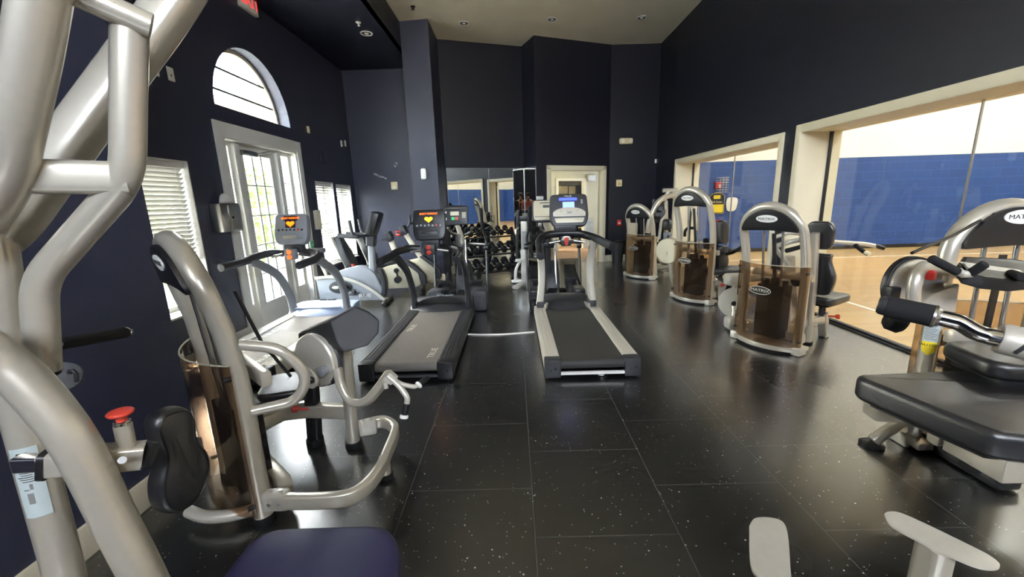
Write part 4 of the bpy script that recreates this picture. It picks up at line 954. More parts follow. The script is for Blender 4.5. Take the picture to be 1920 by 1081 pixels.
# ------------------------------------------------------------------ ellipticals beyond the treadmills
def elliptical(label, x, y, kind, cx=0.0):
    t = thing('elliptical', label, 'elliptical trainer', (x, y, 0), 0, 'elliptical trainers')
    bm = bmesh.new(); b2(bm, (-.07, .15, .05), (.07, 1.25, .16), .02); b2(bm, (-.33, .10, 0), (.33, .22, .06), .02); b2(bm, (-.28, 1.2, 0), (.28, 1.3, .06), .02); obj('base_frame', bm, 'black', t)
    # front drive housing
    out = rpoly([(.70, .05), (1.32, .05), (1.36, .2), (1.18, .5), (1.0, .56), (.8, .35)], .12)
    bm = bmesh.new(); prism(bm, out, .22, fr((-.11, 0, 0), (0, 1, 0), (0, 0, 1)), .03); obj('drive_housing', bm, 'charcoal', t)
    bm = bmesh.new(); tube([(0, 1.08, .45), (0, 1.0, .9), (cx, .97, 1.13)], ell(.04, .045, 14), .2, bm=bm); obj('mast', bm, 'silver', t)
    for s in (-1, 1):
        px = s * .24
        bm = bmesh.new(); sweep(bm, [(px, .05, .11), (px, .5, .16), (px, 1.05, .36)], rrect(.075, .06, .02), up=(0, 0, 1)); obj('pedal_arm', bm, 'dark_steel', t)
        bm = bmesh.new(); bx(bm, (px, .34, .225), (.17, .40, .05), .02, (1, 0, 0), (0, 1, .12)); bx(bm, (px + s * .08, .34, .255), (.02, .38, .07), .008, (1, 0, 0), (0, 1, .12)); bx(bm, (px, .53, .30), (.17, .03, .10), .012, (1, 0, 0), (0, 1, .12))
        pd = obj('pedal', bm, 'black', t)
        bm = bmesh.new(); prism(bm, ell(.05, .10, 20), .004, fr((px, .32, .2505), (1, 0, 0), (0, 1, .12)), .001); obj('pedal_badge', bm, 'charcoal', pd)
        # rear cover of the pedal track
        bm = bmesh.new(); bx(bm, (px + s * .06, .18, .15), (.21 if kind == 'black' else .15, .32, .28), .035); bx(bm, (px + s * .06, .02, .12), (.12, .02, .14), .008); obj('rear_cover', bm, 'charcoal' if kind == 'black' else 'black', t)
        if kind == 'silver':
            bm = bmesh.new(); sweep(bm, [(px + s * .06, .02, .09), (px + s * .06, .40, .17), (px + s * .04, .98, .40)], rrect(.16, .17, .03), up=(0, 0, 1)); obj('track_cover', bm, 'black', t)
        # swing arm: link low, grip high
        ax = s * .385
        bm = bmesh.new(); tube([(ax, .55, .16), (ax, .66, .62), (ax, .72, .92), (ax - s * .04, .66, 1.06), (ax - s * .05, .60, 1.34)], .019, .12, bm=bm); ar = obj('swing_arm', bm, 'black', t)
        bm = bmesh.new(); tube([(ax - s * .041, .655, 1.08), (ax - s * .05, .60, 1.37)], .024, bm=bm); obj('hand_grip', bm, 'grip', ar)
        bm = bmesh.new(); cyl(bm, (ax - .03, .69, .80), (ax + .03, .69, .80), .045, bev=.008); cyl(bm, (s * .05, .95, .84), (ax, .72, .84), .022); obj('arm_pivot', bm, 'black', t)
        bm = bmesh.new(); tube([(s * .05, .96, .98), (s * .15, .84, 1.02), (s * .18, .76, 1.10)], .015, .05, bm=bm); obj('fixed_handle', bm, 'steel', t)
    bm = bmesh.new(); cyl(bm, (.06, .75, .12), (.05, .92, .9), .016); obj('piston', bm, 'steel', t)
    bm = bmesh.new(); bx(bm, (-.05, .86, .5), (.07, .06, .95), .015); bx(bm, (-.05, .83, .80), (.16, .09, .09), .02); obj('column_cover', bm, 'black', t)
    if kind == 'silver': console(t, (cx - .0, .92, 1.30), .38, .33, .25, 'silver')
    else:
        fx = fr((cx, .92, 1.27), (1, 0, 0), (0, math.sin(.2), math.cos(.2))); F = lambda a, b, z=0: fx @ Matrix.Translation((a, b, z))
        bm = bmesh.new(); prism(bm, rpoly([(-.17, -.14), (.17, -.14), (.18, .14), (.09, .155), (-.09, .155), (-.18, .14)], .025), -.07, fx, .012); co = obj('console', bm, 'black', t)
        bm = bmesh.new(); prism(bm, rrect(.13, .06, .004), .003, F(-.02, .03)); obj('display', bm, 'tan_plastic', co)
        bm = bmesh.new(); prism(bm, rrect(.05, .045, .004), .004, F(-.045, -.045)); obj('start_key', bm, 'green', co)
        bm = bmesh.new(); prism(bm, rrect(.05, .045, .004), .004, F(.01, -.045)); obj('stop_key', bm, 'red', co)
        bm = bmesh.new()
        for i in range(3):
            for j in range(4): prism(bm, rrect(.016, .015, .002), .003, F(.1 + i * .02, -.03 + j * .022))
        obj('keypad', bm, 'tan_plastic', co)
        bm = bmesh.new()
        for i in range(14): prism(bm, rrect(.008, .008, .001), .002, F(-.15 + i * .0225, .112))
        prism(bm, rrect(.02, .03, .003), .002, F(-.15, .05)); prism(bm, rrect(.02, .03, .003), .002, F(-.15, -.05)); obj('indicator_row', bm, 'silver', co)
    return t
elliptical('black elliptical with keypad console, beyond the black treadmill', -.80, 5.30, 'black', -.07)
elliptical('elliptical with khaki console, beyond the silver-railed treadmill', .56, 5.24, 'silver', -.09)

# ------------------------------------------------------------------ bikes by the paired window
def upright_bike(label, x, y, rz):
    "local +x is the front"
    t = thing('exercise_bike', label, 'exercise bike', (x, y, 0), rz, 'exercise bikes')
    side = lambda y0: fr((0, y0, 0), (1, 0, 0), (0, 0, 1))
    body = rpoly([(-.40, .10), (.48, .10), (.50, .22), (.40, .50), (.22, .60), (-.05, .55), (-.38, .42)], .10)
    bm = bmesh.new(); prism(bm, body, -.16, side(-.08), .03); bd = obj('body_shell', bm, 'grey_plastic', t)
    bm = bmesh.new(); prism(bm, [V((.42 + .13 * math.cos(a) - .0, .30 + .27 * math.sin(a))) for a in [-.9 + 1.9 * i / 12 for i in range(13)]] + [V((.36 + .13 * math.cos(a), .30 + .27 * math.sin(a))) for a in [1.0 - 1.9 * i / 12 for i in range(13)]], -.19, side(-.095), .012); obj('front_trim', bm, 'charcoal', bd)
    arch = spline([(-.44, 0, .44), (-.2, 0, .45), (.1, 0, .38), (.36, 0, .22), (.52, 0, .07)], 6)
    bm = bmesh.new(); sweep(bm, [p + V((0, -.115, 0)) for p in arch], rrect(.03, .045, .01), up=(0, 0, 1)); obj('arch_rail', bm, 'silver_light', bd)
    cov = [V((p.x, p.z - .02)) for p in arch] + [V((.46, .07)), V((-.42, .09))]
    bm = bmesh.new(); prism(bm, cov, -.04, side(-.125 + .03), .008); cv = obj('side_cover', bm, 'grey_plastic', bd)
    # the visible side faces -y
    bm = bmesh.new(); prism(bm, ell(.17, .095, 30, cx=-.10, cy=.29), .006, fr((0, -.096, 0), (1, 0, 0), (0, 0, 1)), .002); obj('crank_recess', bm, 'charcoal', cv)
    bm = bmesh.new(); prism(bm, ell(.055, .025, 20, cx=-.17, cy=.29), .004, fr((0, -.103, 0), (1, 0, 0), (0, 0, 1)), .001); obj('badge', bm, 'silver_light', cv)
    bm = bmesh.new(); text_bm(bm, 'RUE', .055, fr((.24, -.1, .145), (1, 0, 0), (0, 0, 1)), .006, 1.35); obj('lettering', bm, 'white', cv)
    bm = bmesh.new(); cyl(bm, (-.02, -.095, .29), (-.02, -.15, .29), .035); tube([(-.02, -.14, .29), (.10, -.15, .22)], rrect(.03, .02, .006), bm=bm); ck = obj('crank', bm, 'dark_steel', t)
    bm = bmesh.new(); bx(bm, (.12, -.21, .205), (.12, .10, .03), .01); bx(bm, (.12, -.21, .235), (.05, .1, .05), .01); obj('pedal', bm, 'charcoal', ck)
    for xx, nm in ((.54, 'front_stabilizer'), (-.42, 'rear_stabilizer')):
        bm = bmesh.new(); cyl(bm, (xx, -.26, .035), (xx, .26, .035), .035, bev=.006); obj(nm, bm, 'black', t)
    bm = bmesh.new(); tube([(.36, 0, .12), (.54, 0, .05)], rrect(.09, .05, .015), bm=bm); tube([(-.36, 0, .12), (-.42, 0, .05)], rrect(.09, .05, .015), bm=bm); obj('stabilizer_neck', bm, 'silver_light', t)
    bm = bmesh.new(); tube([(-.30, 0, .42), (-.42, 0, .80)], rrect(.06, .05, .015), bm=bm); sp = obj('seat_post', bm, 'tan_plastic', t)
    sad = rpoly([(-.16, -.11), (-.02, -.09), (.15, -.03), (.15, .03), (-.02, .09), (-.16, .11)], .05)
    bm = bmesh.new(); cushion(bm, sad, .07, fr((-.44, 0, .80)), .025); obj('saddle', bm, 'vinyl', sp)
    bm = bmesh.new(); tube([(.36, 0, .48), (.38, 0, .92), (.40, 0, 1.08)], rrect(.10, .09, .025), bm=bm); obj('console_mast', bm, 'grey_plastic', t)
    bm = bmesh.new(); tube([(.38, 0, .88), (.40, 0, 1.10)], rrect(.17, .13, .03), bm=bm); obj('mast_head', bm, 'charcoal', t)
    bm = bmesh.new(); bx(bm, (.46, 0, 1.20), (.12, .33, .34), .035, (.93, 0, -.35)); co = obj('console', bm, 'black', t)
    bm = bmesh.new(); bx(bm, (.395, 0, 1.19), (.01, .24, .22), .003, (.93, 0, -.35)); obj('face_panel', bm, 'black', co)
    for s in (-1, 1):
        bm = bmesh.new(); tube([(.40, s * .05, 1.04), (.24, s * .20, 1.03), (.19, s * .22, 1.08), (.17, s * .22, 1.26)], .023, .06, bm=bm); tube([(.26, s * .2, 1.03), (-.02, s * .18, 1.05)], .03, bm=bm); obj('handlebar', bm, 'charcoal', t)
    return t
bf = atz(712, 576, 0)
upright_bike('upright exercise bike with grey arched shell and dark console, nearest the treadmills', bf.x - .50, bf.y + .24, R(4))
def recumbent(label, x, y, rz, shell, mast_x, lean, prong=False, dz=0.0):
    t = thing('recumbent_bike', label, 'exercise bike', (x, y, 0), rz, 'exercise bikes')
    side = lambda y0: fr((0, y0, 0), (1, 0, 0), (0, 0, 1))
    body = rpoly([(-.40, .09), (.22, .09), (.34, .18), (.28, .36), (.10, .52), (-.25, .46), (-.40, .40)], .09)
    bm = bmesh.new(); prism(bm, body, -.18, side(-.09), .035); bd = obj('body_shell', bm, shell, t)
    bm = bmesh.new(); prism(bm, rpoly([(.08, .56), (.24, .44), (.38, .28), (.38, .12), (.30, .12), (.26, .34), (.02, .54)], .03), -.20, side(-.10), .01); obj('shell_trim', bm, 'charcoal', bd)
    bm = bmesh.new(); cyl(bm, (-.08, -.09, .40), (-.08, -.14, .40), .04); tube([(-.08, -.13, .40), (-.06, -.14, .29)], rrect(.03, .02, .006), bm=bm); ck = obj('crank', bm, 'dark_steel', t)
    bm = bmesh.new(); cyl(bm, (-.06, -.13, .26), (-.06, -.20, .26), .06, bev=.01); obj('pedal', bm, 'black', ck)
    for xx in (.30, -1.15): 
        bm = bmesh.new(); cyl(bm, (xx, -.25, .035), (xx, .25, .035), .035, bev=.006); obj('stabilizer', bm, 'black', t)
    bm = bmesh.new(); tube([(-.35, 0, .30), (-1.2, 0, .30), (-1.15, 0, .06)], rrect(.09, .10, .02), .12, bm=bm); rl = obj('seat_rail', bm, 'cream_plastic', t)
    bm = bmesh.new(); bx(bm, (-.55, 0, .365), (.34, .16, .035), .01); tube([(-.75, -.15, .40), (-.45, -.17, .40)], .012, bm=bm); tube([(-.9, .15, .40), (-.4, .17, .40)], .012, bm=bm); obj('rail_hardware', bm, 'dark_steel', rl)
    bm = bmesh.new(); bx(bm, (-.5, -.1, .385), (.07, .03, .03), .008); obj('release_lever', bm, 'red', rl)
    so = rpoly([(-.2, -.2), (.16, -.2), (.22, -.1), (.22, .1), (.16, .2), (-.2, .2)], .07)
    bm = bmesh.new(); cushion(bm, so, .075, fr((-.62, 0, .40)), .025); st = obj('seat', bm, 'charcoal', t)
    bo = rpoly([(-.2, 0), (.2, 0), (.19, .25), (.11, .42), (.10, .56), (-.10, .56), (-.11, .42), (-.19, .25)], .06)
    bm = bmesh.new(); cushion(bm, bo, .10, fr((-.84, 0, .46), (0, 1, 0), (-.36, 0, 1)), .022); obj('backrest', bm, 'charcoal', t)
    bm = bmesh.new(); sweep(bm, [(-.88, 0, .30), (-.90, 0, .5), (-1.06, 0, .98)], rrect(.05, .05, .012), up=(1, 0, 0)); obj('back_post', bm, 'silver_light', t)
    bm = bmesh.new(); tube([(-.74, -.22, .38), (-.72, -.24, .52)], .014, bm=bm); cyl(bm, (-.72, -.24, .50), (-.72, -.24, .56), .025, bev=.006); obj('seat_knob', bm, 'red', st)
    top = V((mast_x - lean, 0, .90 + dz))
    bm = bmesh.new(); sweep(bm, [(mast_x, 0, .34), top], rrect(.085, .115, .02), up=(0, 1, 0)); obj('console_mast', bm, 'cream_plastic', t)
    bm = bmesh.new(); bx(bm, top + V((-.02, 0, .05)), (.09, .26, .16), .02, (.9, 0, .4)); cs = obj('console', bm, 'charcoal', t)
    bm = bmesh.new(); tube([top + V((0, -.16, 0)), top + V((-.12, -.16, .02))], .014, bm=bm); tube([top + V((0, .16, 0)), top + V((-.12, .16, .02))], .014, bm=bm); tube([top + V((0, -.16, 0)), top + V((0, .16, 0))], .014, bm=bm); obj('handlebar', bm, 'charcoal', t)
    if prong:
        bm = bmesh.new()
        tube([top + V((0, 0, .06)), top + V((.10, -.03, .16)), top + V((.11, -.05, .30))], .017, .06, bm=bm); tube([top + V((.10, -.03, .16)), top + V((.18, .03, .18)), top + V((.18, .03, .32))], .017, .06, bm=bm); obj('grip_prong', bm, 'charcoal', cs)
    return t
p = atz(755, 552, 0)
recumbent('cream recumbent bike with its padded seat by the window, nearer of two', -1.88, 6.68, R(6), 'tan_plastic', .00, .14)
recumbent('recumbent bike with tall white mast and forked grips, beside the pillar', -1.72, 7.22, R(4), 'tan_plastic', .14, .34, True, .06)
# ------------------------------------------------------------------ seated press machine, near left
tp = thing('press_machine', 'large champagne silver press machine with red adjuster knob and navy seat, nearest on the left', 'gym machine', (-.9, .85, 0))
def wt(pts): return [at(*p) for p in pts]
ov = ell(.047, .052, 18)
bm = bmesh.new(); sweep(bm, spline(wt([(85, -60, .84), (60, 95, .84), (28, 250, .84), (8, 335, .845), (-35, 405, .86), (-120, 480, .88)]), 8), ell(.040, .043, 18), up=(0, -1, 0)); obj('lever_arm', bm, 'silver', tp, W=True)
bm = bmesh.new(); sweep(bm, fil(wt([(420, -150, 1.2), (318, 15, 1.13), (120, 285, 1.02), (20, 425, .98), (-160, 560, .95)]), .05), rrect(.092, .082, .03), up=(.3, -.8, .5)); obj('diagonal_beam', bm, 'silver', tp, W=True)
bm = bmesh.new(); sweep(bm, wt([(40, 330, .87), (243, 334, .95)]), rrect(.045, .072, .02), up=(0, 0, 1)); obj('link_bar', bm, 'silver', tp, W=True)
bm = bmesh.new(); sweep(bm, wt([(60, -50, .86), (284, 50, .96)]), ell(.026, .026, 14), up=(0, 0, 1)); obj('cross_tube', bm, 'silver', tp, W=True)
bm = bmesh.new(); sweep(bm, fil(wt([(243, 40, .955), (240, 335, .95), (72, 525, .93), (82, 692, .93)]), .06, 8), .0325, up=(0, -1, 0)); hd = obj('handle_tube', bm, 'silver', tp, W=True)
bm = bmesh.new(); sweep(bm, wt([(82, 688, .93), (83, 700, .93)]), .03, up=(0, -1, 0)); obj('tube_cap', bm, 'black', hd, W=True)
bm = bmesh.new(); sweep(bm, spline(wt([(-190, 635, .74), (-60, 640, .74), (20, 690, .76), (85, 755, .77), (148, 842, .775), (212, 968, .78), (272, 1085, .78), (322, 1190, .78)]), 8), ell(.037, .041, 18), up=(0, -1, 0)); obj('front_frame', bm, 'silver', tp, W=True)
p0 = at(-8, 480, .95); p1 = at(24, 700, .95); p2 = at(122, 1075, .93)
fl = p2 + (p2 - p1).normalized() * ((p2.z - .02) / abs((p2 - p1).normalized().z))
bm = bmesh.new(); sweep(bm, spline([at(-30, 380, .96), p0, p1, p2, fl], 8), ell(.0405, .0405, 18), up=(0, -1, 0)); rf = obj('rear_frame', bm, 'silver', tp, W=True)
bm = bmesh.new(); cyl(bm, fl - V((0, 0, .015)), fl + V((0, 0, .03)), .06); obj('foot_cap', bm, 'rubber', rf, W=True)
# instruction sticker on the upright
ctr = at(76, 888, .94); ax = (p2 - p1).normalized() * -1; vw = (EYE - ctr); vw = (vw - ax * vw.dot(ax)).normalized(); sd = ax.cross(vw)
axis0 = ctr - vw * .0
c0 = p1 + ax * (-(ctr - p1).length)
def wrap(u, z, r=.041): return c0 + ax * z + (vw * math.cos(u) + sd * -math.sin(u)) * r
bm = bmesh.new(); k = 12
va = [[bm.verts.new(wrap(-.2 + 1.35 * i / k, z, .0410)) for i in range(k + 1)] for z in (-.10, .095)]
for i in range(k): bm.faces.new((va[0][i], va[0][i + 1], va[1][i + 1], va[1][i]))
M['sticker'] = mat('pale sticker film', (176, 186, 184), .5)
sk = obj('instruction_label', bm, 'sticker', rf, W=True)
bm = bmesh.new()
def strip(u0, u1, z0, z1):
    v = [[bm.verts.new(wrap(u0 + (u1 - u0) * i / 5, z, .0413)) for i in range(6)] for z in (z0, z1)]
    for i in range(5): bm.faces.new((v[0][i], v[0][i + 1], v[1][i + 1], v[1][i]))
strip(.25, .75, .07, .082)
for q in range(9): strip(.25, .95 - .08 * (q % 3), .05 - q * .006, .052 - q * .006)
obj('label_text', bm, 'ink', sk, W=True)
bm = bmesh.new(); strip(.35, .5, -.02, -.004); strip(.55, .8, -.022, -.018); strip(.4, .7, -.06, -.03); obj('label_diagram', bm, 'ink_grey', sk, W=True)
# adjuster: square tube, chrome slide, red knob
bm = bmesh.new(); sweep(bm, wt([(92, 866, .82), (180, 860, .825), (270, 852, .87)]), rrect(.05, .058, .01), up=(0, 0, 1)); aj = obj('adjuster_tube', bm, 'silver', tp, W=True)
bm = bmesh.new(); sweep(bm, wt([(34, 868, .815), (95, 866, .82)]), rrect(.03, .036, .006), up=(0, 0, 1)); obj('slide_bar', bm, 'chrome', aj, W=True)
bm = bmesh.new(); sweep(bm, wt([(84, 866, .818), (98, 866, .822)]), rrect(.06, .066, .014), up=(0, 0, 1)); obj('slide_bushing', bm, 'black', aj, W=True); bm = bmesh.new(); sweep(bm, wt([(262, 852, .865), (276, 852, .88)]), rrect(.054, .062, .012), up=(0, 0, 1)); obj('slide_bushing', bm, 'black', aj, W=True)
bm = bmesh.new(); cyl(bm, at(229, 862, .81), at(229, 862, .80), .008); c = at(228, 862, .90); obj('set_screw', bm, 'steel', aj, W=True)
a, b = at(238, 835, .855), at(230, 796, .855)
bm = bmesh.new(); cyl(bm, a, b, .0175); ps = obj('knob_post', bm, 'silver', aj, W=True)
bm = bmesh.new(); d = (b - a).normalized(); cyl(bm, b, b + d * .012, .016, bev=.003); obj('knob_collar', bm, 'chrome', ps, W=True)
bm = bmesh.new(); x = d.orthogonal(); lathe(bm, [(.001, 0), (.011, 0), (.010, .010), (.017, .014), (.024, .018), (.0255, .022), (.023, .025), (.013, .027), (.001, .027)], fr(b + d * .010, x, d.cross(x))); obj('pull_knob', bm, 'red', ps, W=True)
# peanut pad
Yp = 1.13; pc = at(352, 856, Yp)
po = [(-.035, .17), (.035, .165), (.062, .12), (.05, .04), (.085, -.02), (.088, -.07), (.06, -.13), (.02, -.165), (-.04, -.165), (-.075, -.12), (-.075, -.05), (-.042, .03), (-.055, .10), (-.055, .14)]
bm = bmesh.new(); cushion(bm, rpoly([V(q) for q in po], .05, 4), .075, fr(pc - V((.07, 0, 0)), V((.25, 1, -.05)), V((0, .05, 1))), .024, .005); pd = obj('chest_pad', bm, 'vinyl', tp, W=True)
bm = bmesh.new(); ins = [V((q[0] * .86, q[1] * .93)) for q in po]; mx = fr(pc - V((.07, 0, 0)), V((.25, 1, -.05)), V((0, .05, 1)))
sweep(bm, [mx @ V((q.x, q.y, .073)) for q in rpoly(ins, .05, 4)], .002, closed=True, up=(1, 0, 0)); obj('seam', bm, 'black', pd, W=True)
# navy seat
so = rpoly([V((-.25, -.26)), V((.18, -.26)), V((.25, -.14)), V((.25, .12)), V((.17, .225)), V((-.25, .22))], .10, 6)
bm = bmesh.new(); cushion(bm, so, .085, fr((-.61, .905, .375)), .03, .004); st = obj('seat', bm, 'navy_vinyl', tp, W=True)
bm = bmesh.new(); cushion(bm, [V((p.x * .99, p.y * .99)) for p in so], .03, fr((-.61, .905, .35)), .008); obj('seat_pan', bm, 'black', st, W=True)
bm = bmesh.new(); sweep(bm, [(-.68, .75, .02), (-.68, .75, .36)], rrect(.08, .08, .015), up=(0, 1, 0)); bx(bm, (-.75, .68, .03), (.5, .1, .05), .012); obj('seat_post', bm, 'silver', tp, W=True)
# foam handle and hook in the shade behind
bm = bmesh.new(); cyl(bm, at(108, 645, 1.12), at(235, 623, 1.40), .019, bev=.004); fh = obj('foam_handle', bm, 'grip', tp, W=True)
bm = bmesh.new(); cyl(bm, at(233, 623, 1.395), at(238, 622, 1.41), .0205, bev=.003); cyl(bm, at(100, 648, 1.10), at(112, 644, 1.13), .016); obj('end_ring', bm, 'chrome', fh, W=True)
bm = bmesh.new(); tube([at(82, 655, .95), at(100, 648, 1.10)], .014, bm=bm); obj('handle_stub', bm, 'silver', tp, W=True)
bm = bmesh.new(); tube(wt([(130, 700, 1.2), (131, 695, 1.2), (137, 694, 1.2), (143, 700, 1.2), (144, 715, 1.2)]), .006, bm=bm); cyl(bm, at(118, 705, 1.22), at(122, 705, 1.25), .045, n=20); obj('cable_hook', bm, 'charcoal', tp, W=True)
bm = bmesh.new(); cyl(bm, at(8, 12, .95), at(-20, 10, .95), .035, bev=.008); obj('pivot_knob', bm, 'black', tp, W=True)
# floor beam tying the frames together
bm = bmesh.new(); bx(bm, (-1.0, .85, .04), (.12, .75, .06), .015); bx(bm, (-.84, .72, .04), (.4, .1, .06), .015); obj('base_beam', bm, 'silver', tp, W=True)

# ------------------------------------------------------------------ arm curl machine
ta = thing('arm_curl_machine', 'arm curl machine with sloped black elbow pad and smoked guard, behind the navy seat', 'gym machine', (-1.435, 1.835, 0), R(-40.5))
tower(ta, H=1.37, w=.53, tilt=.20, zk=.84, logo=False, stack=.55, guard_bulge=.10, plinth=False)
def OB(name, bm, m, par=None): return obj(name, bm, m, par or ta, W=True)
bm = bmesh.new(); tube(wt([(452, 646, 1.66), (525, 652, 1.68), (566, 690, 1.72), (574, 715, 1.73), (556, 752, 1.72), (474, 770, 1.66)]), .024, .09, bm=bm); OB('side_handle', bm, 'silver')
# cam disc
c = at(590, 676, 2.06); n = V((-.42, -.90, .0)).normalized()
bm = bmesh.new(); cyl(bm, c - n * .03, c + n * .01, .150, n=40, bev=.008); cm_ = OB('cam_disc', bm, 'silver_light')
bm = bmesh.new(); cyl(bm, c - n * .05, c - n * .025, .157, n=40, bev=.006); OB('cam_rim', bm, 'charcoal', cm_)
e = at(608, 694, 2.0); bm = bmesh.new(); cyl(bm, e + V((.02, .06, 0)), e + n * .03, .027, n=18, bev=.004); OB('pivot_roller', bm, 'grey_plastic', cm_)
q = at(588, 708, 1.93); bm = bmesh.new(); xx = V((0, 0, 1)).cross(n).normalized(); prism(bm, rpoly([V((-.075, -.05)), V((.01, -.06)), V((.04, 0)), V((.01, .05)), V((-.075, .05))], .035), .014, fr(q, xx, (0, 0, 1)), .003); pb = OB('pivot_plate', bm, 'silver_light', cm_)
q2 = at(590, 709, 1.92); bm = bmesh.new(); cyl(bm, q2 + n * .012, q2 + n * .03, .018, bev=.004); OB('pivot_bolt', bm, 'black', pb)
bm = bmesh.new(); f = at(632, 697, 2.03); bx(bm, f, (.03, .05, .07), .008, (1, .4, .3)); cyl(bm, at(628, 705, 2.0), at(622, 716, 1.99), .006); OB('stop_clamp', bm, 'black', cm_)
# elbow pad: a bent slab
A0 = [at(*p) for p in [(617, 602, 2.02), (667, 574, 2.08), (692, 584, 2.1), (712, 600, 2.1), (711, 624, 2.08), (690, 648, 2.02), (645, 661, 1.98), (632, 646, 1.98)]]
ov_ = V((-.235, .20, -.05))
A1 = [at(px, py, 2.2) for px, py in ((558, 624), (600, 604), (612, 604), (618, 611), (617, 622), (610, 633), (576, 647), (560, 645))]
cn = sum(A0, V()) / 8
bm = bmesh.new()
rings = []
for s_, k_ in ((.0, .0), (.0, .02)): rings.append([p + (cn - p) * s_ + V((.6, -.75, 0)).normalized() * -k_ for p in A0])
rings.append([p + (q_ - p) * .5 for p, q_ in zip(A0, A1)]); rings.append(A1)
loft(bm, rings); ep = OB('elbow_pad', bm, 'vinyl_dull'); 
m_ = ep.modifiers.new('round', 'BEVEL'); m_.width = .018; m_.segments = 3; m_.limit_method = 'ANGLE'; m_.angle_limit = R(35)
# pad post and feet
f1 = atz(664, 836, 0); t1_ = at(646, 650, f1.y - .05)
bm = bmesh.new(); sweep(bm, [V((f1.x, f1.y, .02)), t1_], ell(.038, .038, 16), up=(0, 1, 0)); pp = OB('pad_post', bm, 'silver')
bm = bmesh.new(); cyl(bm, (f1.x, f1.y, 0), (f1.x, f1.y, .04), .052, bev=.006); OB('foot_cap', bm, 'rubber', pp)
f2 = atz(592, 833, 0)
bm = bmesh.new(); sweep(bm, [V((f2.x, f2.y, .02)), at(583, 716, f2.y + .01)], rrect(.075, .07, .015), up=(0, 1, 0)); sp = OB('seat_post', bm, 'dark_steel')
bm = bmesh.new(); sweep(bm, [at(583, 735, f2.y), at(582, 700, f2.y)], rrect(.05, .05, .01), up=(0, 1, 0)); bx(bm, at(583, 716, f2.y), (.095, .09, .014), .005); OB('post_slide', bm, 'black', sp)
bm = bmesh.new(); cyl(bm, (f2.x, f2.y, 0), (f2.x, f2.y, .05), .052, bev=.006); OB('foot_cap', bm, 'rubber', sp)
bm = bmesh.new(); cyl(bm, at(580, 766, f2.y - .03), at(558, 766, f2.y - .05), .009); cyl(bm, at(558, 766, f2.y - .05), at(547, 766, f2.y - .06), .022, bev=.006); OB('pull_knob', bm, 'red', sp)
s_ = at(541, 724, f2.y + .08); pad_from('seat', ta, rpoly([V((-.15, -.17)), V((.15, -.17)), V((.15, .17)), V((-.15, .17))], .08), .08, fr(s_ - V((0, 0, .045)), (.9, .3, 0), (-.3, .9, 0)), W=True)
bm = bmesh.new(); sweep(bm, [V((p.x, p.y, .24)) for p in [V((-1.52, 2.12)), V((-1.45, 2.26)), V((-1.3, 2.29)), V((f1.x, f1.y))]], rrect(.075, .085, .02), up=(0, 0, 1)); OB('floor_beam', bm, 'silver')
# curl arm with two short grips
bm = bmesh.new(); sweep(bm, spline(wt([(632, 690, 2.0), (641, 725, 1.98), (660, 752, 1.95), (686, 752, 1.92), (708, 730, 1.90), (731, 699, 1.88)]), 8), rrect(.042, .05, .016), up=(0, -1, 0)); ca = OB('curl_arm', bm, 'silver')
bm = bmesh.new(); bx(bm, at(733, 708, 1.87), (.05, .04, .05), .008, (.7, 0, -.7)); cyl(bm, at(722, 716, 1.85), at(724, 727, 1.85), .012); OB('arm_clamp', bm, 'silver_light', ca)
bm = bmesh.new(); tube(wt([(728, 705, 1.86), (748, 722, 1.84), (765, 746, 1.82), (762, 760, 1.82), (757, 780, 1.80)]), .014, .03, bm=bm); tube(wt([(740, 712, 1.86), (752, 720, 1.86), (778, 725, 1.88), (785, 720, 1.9), (803, 708, 1.95)]), .012, .03, bm=bm); hs = OB('grip_stem', bm, 'silver_light', ca)
bm = bmesh.new(); cyl(bm, at(763, 756, 1.82), at(758, 778, 1.80), .0155, bev=.003); OB('hand_grip', bm, 'rubber', hs)
bm = bmesh.new(); cyl(bm, at(787, 719, 1.9), at(803, 707, 1.95), .0155, bev=.003); OB('hand_grip', bm, 'rubber', hs)
bm = bmesh.new(); cyl(bm, at(758, 777, 1.80), at(757, 784, 1.795), .021, bev=.004); cyl(bm, at(783, 723, 1.89), at(787, 719, 1.9), .02, bev=.004); OB('grip_end', bm, 'white', hs)
# front floor loop
lz = .145
lp = [atz(500, 938, lz), atz(600, 938, lz), atz(664, 928, lz), atz(706, 890, lz), atz(728, 845, lz), atz(741, 810, lz), atz(735, 797, lz), atz(715, 790, lz), atz(672, 800, lz)]
bm = bmesh.new(); sweep(bm, spline(lp, 6), rrect(.045, .075, .016), up=(0, 0, 1)); fl_ = OB('floor_loop', bm, 'silver')
f3 = atz(724, 895, 0); bm = bmesh.new(); cyl(bm, (f3.x, f3.y, .01), (f3.x, f3.y, .13), .03); lg = OB('loop_leg', bm, 'silver', fl_)
bm = bmesh.new(); cyl(bm, (f3.x, f3.y, 0), (f3.x, f3.y, .03), .042, bev=.005); 
OB('loop_foot', bm, 'rubber', fl_)
for (px, py, y_, ang, w_) in ((520, 936, 0, 0, .11), (690, 800, 0, 0, .10)):
    c = atz(px, py, lz); d = V((1, 0.02, 0)) if py > 900 else V((1, .30, 0)).normalized()
    bm = bmesh.new(); bx(bm, c, (w_, .056, .088), .012, d, (-d.y, d.x, 0)); jb = OB('joint_sleeve', bm, 'silver_light', fl_)
    for k in (-1, 1):
        m = c + d.normalized() * k * .022; side = V((d.y, -d.x, 0)).normalized()
        bm = bmesh.new(); cyl(bm, m + side * .026, m + side * .035, .008); OB('bolt', bm, 'steel', jb)
        bm = bmesh.new(); cyl(bm, m + V((0, 0, .04)), m + V((0, 0, .053)), .008); OB('bolt', bm, 'steel', jb)
